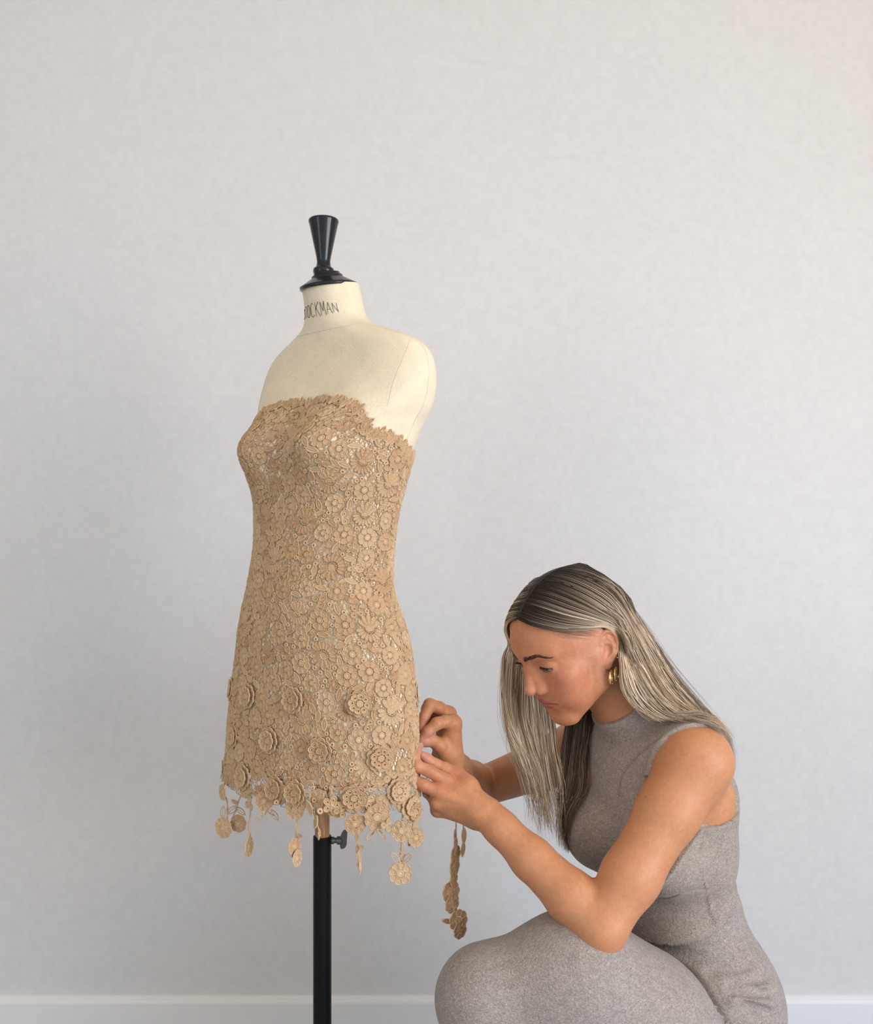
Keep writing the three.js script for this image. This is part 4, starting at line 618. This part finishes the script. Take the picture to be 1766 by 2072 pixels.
  skinBump.repeat.set(9, 9); skinTone.repeat.set(9, 9);
  const skin = phys({ color: 0xffffff, vertexColors: true, map: skinTone, bumpMap: skinBump, bumpScale: 0.00022, roughness: 0.52, sheen: 0.15, sheenRoughness: 0.5, sheenColor: rgb(1, 0.75, 0.6) });
  mesh('body', g, skin, person);
  // eyes
  for (const s of [1, -1]) {
    const e = new THREE.SphereGeometry(0.0123 * HEAD.s, 40, 28), q = e.attributes.position, c = [], gaze = V(0, -0.36, 0.93).normalize(), v = V();
    for (let i = 0; i < q.count; i++) { v.fromBufferAttribute(q, i).normalize(); const a = Math.acos(clamp(v.dot(gaze), -1, 1)); const w = a < 0.19 ? [0.004, 0.004, 0.004] : a < 0.5 ? [0.035, 0.03, 0.025] : [0.55, 0.5, 0.47]; c.push(...w); }
    e.setAttribute('color', new THREE.Float32BufferAttribute(c, 3)); e.applyMatrix4(new THREE.Matrix4().setFromMatrix3(HEAD.m)); const o3 = headPoint(s * 31, 18, 71.5); e.translate(o3.x, o3.y, o3.z);
    mesh('eye', e, phys({ color: 0xffffff, vertexColors: true, roughness: 0.15, clearcoat: 1, clearcoatRoughness: 0.03 }), person);
  }
  // lashes and brows, hair by hair
  const rr = rngOf(77), dark = std({ color: rgb(0.018, 0.012, 0.009), roughness: 0.6 }), brown = std({ color: rgb(0.045, 0.028, 0.018), roughness: 0.6 });
  const front = (ax, y) => { let z = 125; for (let i = 0; i < 60; i++) { const d = headField(ax, y, z); if (d < 0.05) break; z -= d * 0.7; } return z; };
  for (const s of [1, -1]) {
    const lash = [], brow = [];
    for (let i = 0; i < 46; i++) { const qx = mix(-12.4, 12.4, i / 45), w = 1 - (qx / 13) ** 2, y = 18 - 2.4 + 3.4 * w - 0.03 * qx, z = 71.5 + Math.sqrt(Math.max(13.9 ** 2 - qx * qx - (y - 18) ** 2, 4)) - 0.2, L = 6.5 * (0.55 + 0.45 * smooth(-12, 6, qx)) * mix(0.85, 1.1, rr()), sx = 31 + qx; const P = [0, 0.35, 0.7, 1].map((t) => headPoint(s * (sx + t * L * (0.05 + 0.045 * qx)), y - t * L * 0.42 + t * t * L * 0.42, z + t * L * 0.75)); lash.push(tube(P, (t) => 0.00036 * (1.05 - t), 4)); }
    for (let i = 0; i < 24; i++) { const qx = mix(-11, 12, i / 23), w = 1 - (qx / 13) ** 2, y = 18 - 5.0 - 1.2 * w, z = 71.5 + Math.sqrt(Math.max(13.9 ** 2 - qx * qx - (y - 18) ** 2, 4)) - 0.2, L = 2.6; const P = [0, 0.5, 1].map((t) => headPoint(s * (31 + qx + t * 0.05 * qx), y - t * L * 0.6, z + t * L * 0.5)); lash.push(tube(P, (t) => 0.0002 * (1.05 - t), 4)); }
    const line = []; for (let i = 0; i <= 24; i++) { const qx = mix(-13, 13, i / 24), w = 1 - (qx / 13) ** 2, y = 18 - 2.2 + 3.4 * w - 0.03 * qx, z = 71.5 + Math.sqrt(Math.max(14.0 ** 2 - qx * qx - (y - 18) ** 2, 4)); line.push(headPoint(s * (31 + qx), y, z)); } lash.push(tube(line, 0.00055, 5));
    mesh('eyelashes', merge(lash), dark, person, 'dark eyelashes');
    for (let i = 0; i < 190; i++) { const t = Math.pow(rr(), 1.3), x0 = mix(8, 47, t), yc = 36 + 5 * Math.sin(Math.min(t * 1.25, 1) * Math.PI * 0.62) - 6.5 * smooth(0.6, 1, t), half = 4.0 * (1 - 0.78 * smooth(0.3, 1, t)), y0 = yc + (rr() + rr() - 1) * half, L = 7 * mix(0.7, 1.1, rr()), up = mix(0.7, -0.25, t); const P = [0, 0.5, 1].map((k) => { const X = x0 + k * L * 0.85, Y = y0 + k * L * up * (1 - 0.4 * k); return headPoint(s * X, Y, front(X, Y) + 0.25 + 0.5 * k * (1 - k)); }); brow.push(tube(P, (k) => 0.00038 * (1.1 - k), 3)); }
    mesh('eyebrow', merge(brow), brown, person, 'dark brown eyebrow');
  }
  // heathered knit
  const kn = tileNoise(51), kn2 = tileNoise(52);
  const knitTone = texture(1024, (u, v) => { const a = kn(u * 220, v * 220, 220) - 0.5, f = kn2(u * 110, v * 250, 250) - 0.5, h = kn(u * 40, v * 40, 40) - 0.5, w = 0.80 + 0.15 * a + 0.14 * f + 0.05 * h; return [w, w * 0.985, w * 0.965]; }, true), knitBump = texture(1024, (u, v) => 0.5 + 0.55 * (kn2(u * 200, v * 256, 200) - 0.5) + 0.35 * (kn(u * 90, v * 120, 90) - 0.5));
  for (const t of [knitTone, knitBump]) t.repeat.set(4.2, 4.2);
  const knit = (r, gg, b) => phys({ color: rgb(r, gg, b), map: knitTone, bumpMap: knitBump, bumpScale: 0.0008, roughness: 0.95, sheen: 0.35, sheenRoughness: 0.6, sheenColor: rgb(0.8, 0.78, 0.76) });
 const tb = hull([at(1130, 1420, 1.60), at(1500, 1930, 1.40), at(1150, 1500, 1.78)], 0.05);
  mesh('top', boxUV(surfaceNets(topField, ...tb, 0.0035)), knit(0.55, 0.475, 0.42), person, 'sleeveless mock-neck taupe knit top');
   mesh('skirt', boxUV(merge([surfaceNets(skirtField, [-0.06, 0.05, -1.88], [0.62, 0.43, -1.26], 0.008), surfaceNets(skirtField, [-0.06, 0.408, -1.88], [0.62, 0.76, -1.26], 0.003)])), knit(0.53, 0.475, 0.44), person, 'long close-fitting taupe knit skirt');
}
// ------------------------------------------------------------------ her hair, strand by strand
{
  const rnd = rngOf(909), gauss = () => (rnd() + rnd() + rnd() - 1.5) * 1.15;
  const skull = (x, y, z) => smin(ell(x, y - 38, z + 8, 72, 86, 96), ell(x, y - 48, z - 38, 58, 50, 54), 18);
  const H = [[-110, -50], [-30, -50], [-22, 18], [-8, 42], [12, 52], [24, 60], [40, 70], [58, 82], [72, 92], [80, 96], [100, 96]], hairline = (z) => { for (let i = 0; i + 1 < H.length; i++) if (z < H[i + 1][0]) return mix(H[i][1], H[i + 1][1], clamp((z - H[i][0]) / (H[i + 1][0] - H[i][0]))); return 96; };
  // roots: a close layer over the scalp, ending at the hairline
  const cg = surfaceNets((x, y, z) => smax(smax(skull(x * 1000, y * 1000, z * 1000) - 3.2, (hairline(z * 1000) - y * 1000) * 0.75, 2), -(skull(x * 1000, y * 1000, z * 1000) + 4), 1) / 1000, [-0.085, -0.06, -0.115], [0.085, 0.14, 0.105], 0.003);
  const cp = cg.attributes.position, cn = cg.attributes.normal, nv = V(); for (let i = 0; i < cp.count; i++) { const w = headPoint(cp.getX(i) * 1000, cp.getY(i) * 1000, cp.getZ(i) * 1000); cp.setXYZ(i, w.x, w.y, w.z); nv.fromBufferAttribute(cn, i).applyMatrix3(HEAD.m); cn.setXYZ(i, nv.x, nv.y, nv.z); }
  const hair = new THREE.Group(); hair.name = 'hair'; hair.userData.label = 'long straight hair, dark at the roots and dyed ash blonde towards the ends'; person.add(hair);
  mesh('roots', cg, std({ color: rgb(0.03, 0.022, 0.017), roughness: 0.7 }), hair);
  const onScalp = (l, h) => { let [x, y, z] = l; for (let i = 0; i < 3; i++) { const e = 0.5, d = skull(x, y, z) - h, gx = skull(x + e, y, z) - skull(x - e, y, z), gy = skull(x, y + e, z) - skull(x, y - e, z), gz = skull(x, y, z + e) - skull(x, y, z - e), n = Math.sqrt(gx * gx + gy * gy + gz * gz) || 1; x -= gx / n * d; y -= gy / n * d; z -= gz / n * d; } return headPoint(x, y, z); };
  const blocked = (x, y, z) => Math.min(topField(x, y, z), skinField(x, y, z));
  const pushOut = (p, m) => { for (let i = 0; i < 4; i++) { const d = blocked(p.x, p.y, p.z); if (d > m) break; const e = 0.002, g = V(blocked(p.x + e, p.y, p.z) - blocked(p.x - e, p.y, p.z), blocked(p.x, p.y + e, p.z) - blocked(p.x, p.y - e, p.z), blocked(p.x, p.y, p.z + e) - blocked(p.x, p.y, p.z - e)).normalize(); p.addScaledVector(g, m - d); } return p; };
  const pos = [], nor = [], col = [], idx = [];
  function strand(pts, rad, color, flat = 0.5) {
    const g = tube(pts, (t) => rad * (t > 0.72 ? mix(1, 0.12, (t - 0.72) / 0.28) : t < 0.06 ? 0.5 + t * 8 : 1), 4, flat, false), o = pos.length / 3, P = g.attributes.position, N = g.attributes.normal, n = pts.length;
    for (let i = 0; i < P.count; i++) { pos.push(P.getX(i), P.getY(i), P.getZ(i)); nor.push(N.getX(i), N.getY(i), N.getZ(i)); const c = color(Math.floor(i / 4) / (n - 1)); col.push(c[0], c[1], c[2]); }
    for (const k of g.index.array) idx.push(o + k);
  }
  // a sheet of hair between neighbouring guide locks; a guide is points on the scalp (head millimetres), then points in the room
  function sheet(guides, count, o) {
    const lock = tileNoise(o.seed), flat_ = guides.map(([L, W]) => [...L.map((l) => ({ l })), ...W.map(([x, y, d]) => ({ w: at(x, y, d) }))]);
    for (let k = 0; k < count; k++) {
      let u = rnd(); if (o.clump && rnd() < 0.78) u = clamp(Math.round(u * o.clump) / o.clump + gauss() * 0.25 / o.clump);
      const f = u * (guides.length - 1), i = Math.min(Math.floor(f), guides.length - 2), w = f - i, a = flat_[i], b = flat_[i + 1], lift = o.lift + rnd() * o.thick, pts = [], depth = gauss() * o.deep, side = gauss() * o.wide, first = a.findIndex((q) => q.w);
      a.forEach((q, m) => {
        const r = b[m], h = lift * (m ? 1 : 0.5);
        if (q.l && r.l) { pts.push(onScalp([mix(q.l[0], r.l[0], w), mix(q.l[1], r.l[1], w), mix(q.l[2], r.l[2], w)], h)); return; }
        const p = (q.w || onScalp(q.l, h)).clone().lerp(r.w || onScalp(r.l, h), w), s = clamp((m + 1 - Math.min(first, 7)) / (a.length - Math.min(first, 7))), wav = (lock(u * 14 + 3, m * 1.3 + k * 0.002, 97) - 0.5) * o.wave * s;
        p.x += side * s + wav; p.z += depth * s * 0.8 + depth * 0.2 + (lock(u * 17, m * 1.1 + 9, 89) - 0.5) * o.wave * s; p.y += (rnd() - 0.5) * 0.004 * s; pts.push(pushOut(p, 0.002 + rnd() * o.over));
      });
      let c = new THREE.CatmullRomCurve3(pts, false, 'centripetal').getPoints(o.steps || 30); const keep = Math.max(8, Math.floor(c.length * (1 - Math.pow(rnd(), 2.2) * o.ragged))); c = c.slice(0, keep);
      const tone = rnd(), bl = o.tones[Math.floor(tone * o.tones.length)], v = mix(0.82, 1.15, rnd()), r0 = o.root + (rnd() - 0.5) * 0.24, r1 = r0 + o.fade * mix(0.6, 1.3, rnd());
      strand(c, o.rad * mix(0.6, 1.25, rnd()), (t) => { const q = smooth(r0, r1, t * keep / (o.steps || 30)); return [mix(0.030, bl[0] * v, q), mix(0.0225, bl[1] * v, q), mix(0.0175, bl[2] * v, q)]; });
    }
  }
  const blonde = [[0.58, 0.425, 0.27], [0.43, 0.305, 0.19], [0.80, 0.63, 0.445], [0.22, 0.155, 0.10], [0.51, 0.37, 0.24], [0.11, 0.077, 0.053], [0.68, 0.52, 0.355]];
  // near side: combed back over the ear, down behind it and over the shoulder
  sheet([
    [[[3, 93, 74], [30, 84, 72], [52, 66, 52], [66, 50, 18], [72, 38, -12], [72, 18, -24], [73, -4, -33]], [[1256, 1350, 1.425], [1262, 1390, 1.43], [1280, 1424, 1.435], [1308, 1448, 1.44], [1338, 1464, 1.445]]],
    [[[3, 112, 52], [34, 102, 48], [58, 80, 30], [70, 55, 0], [73, 34, -22], [72, 12, -33], [72, -8, -42]], [[1276, 1360, 1.43], [1294, 1405, 1.435], [1325, 1438, 1.44], [1362, 1456, 1.44], [1402, 1466, 1.44]]],
    [[[3, 124, 20], [36, 114, 14], [62, 90, -2], [73, 60, -20], [75, 36, -36]], [[1262, 1288, 1.43], [1276, 1322, 1.437], [1298, 1362, 1.445], [1328, 1408, 1.45], [1372, 1444, 1.445], [1424, 1466, 1.445], [1464, 1500, 1.45]]],
    [[[3, 126, -20], [36, 116, -28], [58, 94, -46], [64, 66, -60]], [[1282, 1262, 1.455], [1300, 1296, 1.46], [1318, 1330, 1.465], [1336, 1364, 1.47], [1362, 1404, 1.475], [1402, 1444, 1.48], [1452, 1480, 1.485], [1476, 1540, 1.49]]],
    [[[0, 120, -50], [14, 114, -64]], [[1262, 1208, 1.487], [1288, 1243, 1.49], [1312, 1280, 1.495], [1334, 1315, 1.50], [1354, 1350, 1.50], [1380, 1388, 1.505], [1410, 1422, 1.51], [1445, 1456, 1.515], [1474, 1502, 1.52], [1484, 1600, 1.52]]],
  ], 2600, { seed: 61, clump: 46, lift: 4, thick: 5, deep: 0.006, wide: 0.006, wave: 0.018, over: 0.012, rad: 0.00092, root: 0.08, fade: 0.36, ragged: 0.3, tones: blonde });
  // far side: from the parting over the far temple, hanging free beside the face
  const far = [
    [[[-3, 93, 75], [-22, 86, 75], [-40, 68, 73], [-50, 47, 73]], [[1021, 1330, 1.545], [1017, 1400, 1.555], [1022, 1460, 1.56], [1042, 1520, 1.56], [1072, 1590, 1.56], [1085, 1680, 1.555]]],
    [[[-3, 105, 60], [-35, 94, 58], [-56, 68, 54], [-66, 37, 50]], [[1040, 1380, 1.575], [1040, 1440, 1.575], [1050, 1500, 1.575], [1070, 1570, 1.57], [1095, 1640, 1.565], [1105, 1700, 1.56]]],
    [[[-3, 118, 30], [-40, 106, 28], [-66, 72, 26], [-74, 30, 26]], [[1075, 1390, 1.59], [1080, 1450, 1.59], [1090, 1510, 1.59], [1105, 1570, 1.585], [1120, 1640, 1.575], [1130, 1700, 1.57]]],
    [[[-3, 125, 0], [-42, 112, -4], [-70, 70, -6], [-78, 20, 0]], [[1115, 1400, 1.60], [1120, 1460, 1.60], [1128, 1520, 1.595], [1140, 1590, 1.585], [1150, 1660, 1.575], [1158, 1735, 1.57]]]];
  sheet(far, 400, { seed: 62, clump: 17, lift: 4, thick: 4, deep: 0.007, wide: 0.010, wave: 0.034, over: 0.01, rad: 0.0008, root: 0.0, fade: 0.22, ragged: 0.5, tones: [[0.80, 0.63, 0.42], [0.64, 0.48, 0.31], [0.88, 0.74, 0.55], [0.42, 0.30, 0.19], [0.72, 0.55, 0.36]], steps: 34 });
  // under layer: dark lengths falling forward from the nape below the chin
  sheet([
    [[[-60, 30, -50], [-68, 0, -36]], [[1150, 1400, 1.615], [1146, 1450, 1.61], [1140, 1510, 1.605], [1136, 1580, 1.595], [1132, 1650, 1.585], [1128, 1725, 1.58]]],
    [[[-50, 20, -62], [-58, -12, -44]], [[1185, 1410, 1.60], [1178, 1460, 1.60], [1168, 1520, 1.59], [1160, 1590, 1.58], [1155, 1660, 1.575], [1152, 1742, 1.57]]],
    [[[-40, 0, -72], [-50, -30, -50]], [[1206, 1425, 1.59], [1200, 1470, 1.585], [1190, 1530, 1.575], [1182, 1600, 1.57], [1174, 1660, 1.565], [1166, 1735, 1.565]]],
  ], 640, { seed: 63, clump: 14, lift: 4, thick: 4, deep: 0.008, wide: 0.005, wave: 0.014, over: 0.012, rad: 0.00095, root: 0.30, fade: 0.5, ragged: 0.28, tones: [[0.20, 0.135, 0.085], [0.27, 0.185, 0.115], [0.13, 0.088, 0.056], [0.33, 0.235, 0.15], [0.08, 0.055, 0.038]], steps: 34 });
  // fine short hairs at the temple
  for (let k = 0; k < 130; k++) { const t = rnd(), x0 = mix(52, 68, t), z0 = mix(56, 16, t) + gauss() * 4, y0 = mix(68, 48, t) + gauss() * 8, L = mix(10, 34, rnd()); const P = [0, 0.33, 0.66, 1].map((s) => onScalp([x0 + s * 5, y0 - s * L * 0.55, z0 - s * L * 0.75], 1.0 + 1.4 * s)); strand(P, 0.00022, () => [0.34, 0.2, 0.12]); }
  const rim = [[1215, 1168], [1262, 1208], [1312, 1280], [1354, 1350], [1410, 1422], [1474, 1502]];
  for (let k = 0; k < 46; k++) { const t0 = rnd() * 3.2, n = 2 + rnd() * 2.4, out = 3 + Math.abs(gauss()) * 12, P = []; for (let m = 0; m <= 5; m++) { const f = Math.min(t0 + n * m / 5, 4.99), i = Math.floor(f), w = f - i, s = m / 5; P.push(at(mix(rim[i][0], rim[i + 1][0], w) + out * s * 0.9 - 3 + gauss(), mix(rim[i][1], rim[i + 1][1], w) - out * Math.sin(s * 2) * 0.5 + gauss(), 1.495 + gauss() * 0.008)); } strand(new THREE.CatmullRomCurve3(P).getPoints(20), 0.00016, () => [0.25, 0.19, 0.14], 1); }
  for (let k = 0; k < 40; k++) { const i = Math.floor(rnd() * 3), off = gauss() * 10, P = far[i][1].map(([x, y, d], m) => at(x + off * (0.3 + m * 0.25) - 3 + gauss() * 2, y + gauss() * 3, d + gauss() * 0.01)); strand(new THREE.CatmullRomCurve3(P).getPoints(26), 0.00018, () => [0.35, 0.27, 0.19], 1); }
  const g = new THREE.BufferGeometry(); g.setAttribute('position', new THREE.Float32BufferAttribute(pos, 3)); g.setAttribute('normal', new THREE.Float32BufferAttribute(nor, 3)); g.setAttribute('color', new THREE.Float32BufferAttribute(col, 3)); g.setIndex(idx);
  const m = mesh('strands', g, phys({ color: 0xffffff, vertexColors: true, roughness: 0.45, specularIntensity: 0.45 }), hair); m.userData.kind = 'stuff';
}
// ------------------------------------------------------------------ earrings in her near ear
{
  const gold = std({ color: rgb(0.83, 0.58, 0.24), metalness: 1, roughness: 0.18 }), silver = std({ color: rgb(0.85, 0.84, 0.82), metalness: 1, roughness: 0.15 }), gem = phys({ color: 0xffffff, transmission: 1, thickness: 0.002, ior: 2.0, roughness: 0.02 });
  const hoop = (l, R, r, turn, label) => { const t = thing('hoop_earring', label, 'earring'), g = new THREE.TorusGeometry(R, r, 14, 40), m = mesh('hoop', g, gold, t); m.scale.set(0.75, 1, 1); m.rotation.y = turn; t.position.copy(headPoint(...l)); mesh('clasp', new THREE.SphereGeometry(r * 0.75, 10, 8), gold, t).position.set(0, R + r * 0.4, 0); return t; };
  hoop([72.5, -40, 7], 0.0098, 0.0022, 1.15, 'thick gold hoop earring in the front piercing of her lobe');
  hoop([75, -38.5, -1], 0.0105, 0.0013, 1.25, 'slim gold hoop earring hung with a small star');
  const st = new THREE.Shape(); for (let k = 0; k < 12; k++) { const a = k / 12 * Math.PI * 2, r = k % 2 ? 0.0012 : 0.0034; st[k ? 'lineTo' : 'moveTo'](Math.cos(a) * r, Math.sin(a) * r); } st.closePath();
  const s = thing('star_charm', 'tiny silver star charm against the slim gold hoop', 'earring'); mesh('star', new THREE.ExtrudeGeometry(st, { depth: 0.0008, bevelEnabled: true, bevelSize: 0.0003, bevelThickness: 0.0003, bevelSegments: 1 }), silver, s); mesh('stone', new THREE.IcosahedronGeometry(0.0013, 1), gem, s).position.z = 0.0014; s.position.copy(headPoint(79.5, -41, -3)); s.rotation.y = 0.25;
  const u = thing('ear_stud', 'tiny pale stud in the upper lobe of her ear', 'earring'); mesh('ball', new THREE.SphereGeometry(0.0013, 12, 10), silver, u); mesh('post', new THREE.CylinderGeometry(0.0004, 0.0004, 0.003, 8).rotateX(Math.PI / 2), silver, u).position.z = -0.0012; u.position.copy(headPoint(78, -16, -14));
}
renderer.render(scene, camera);
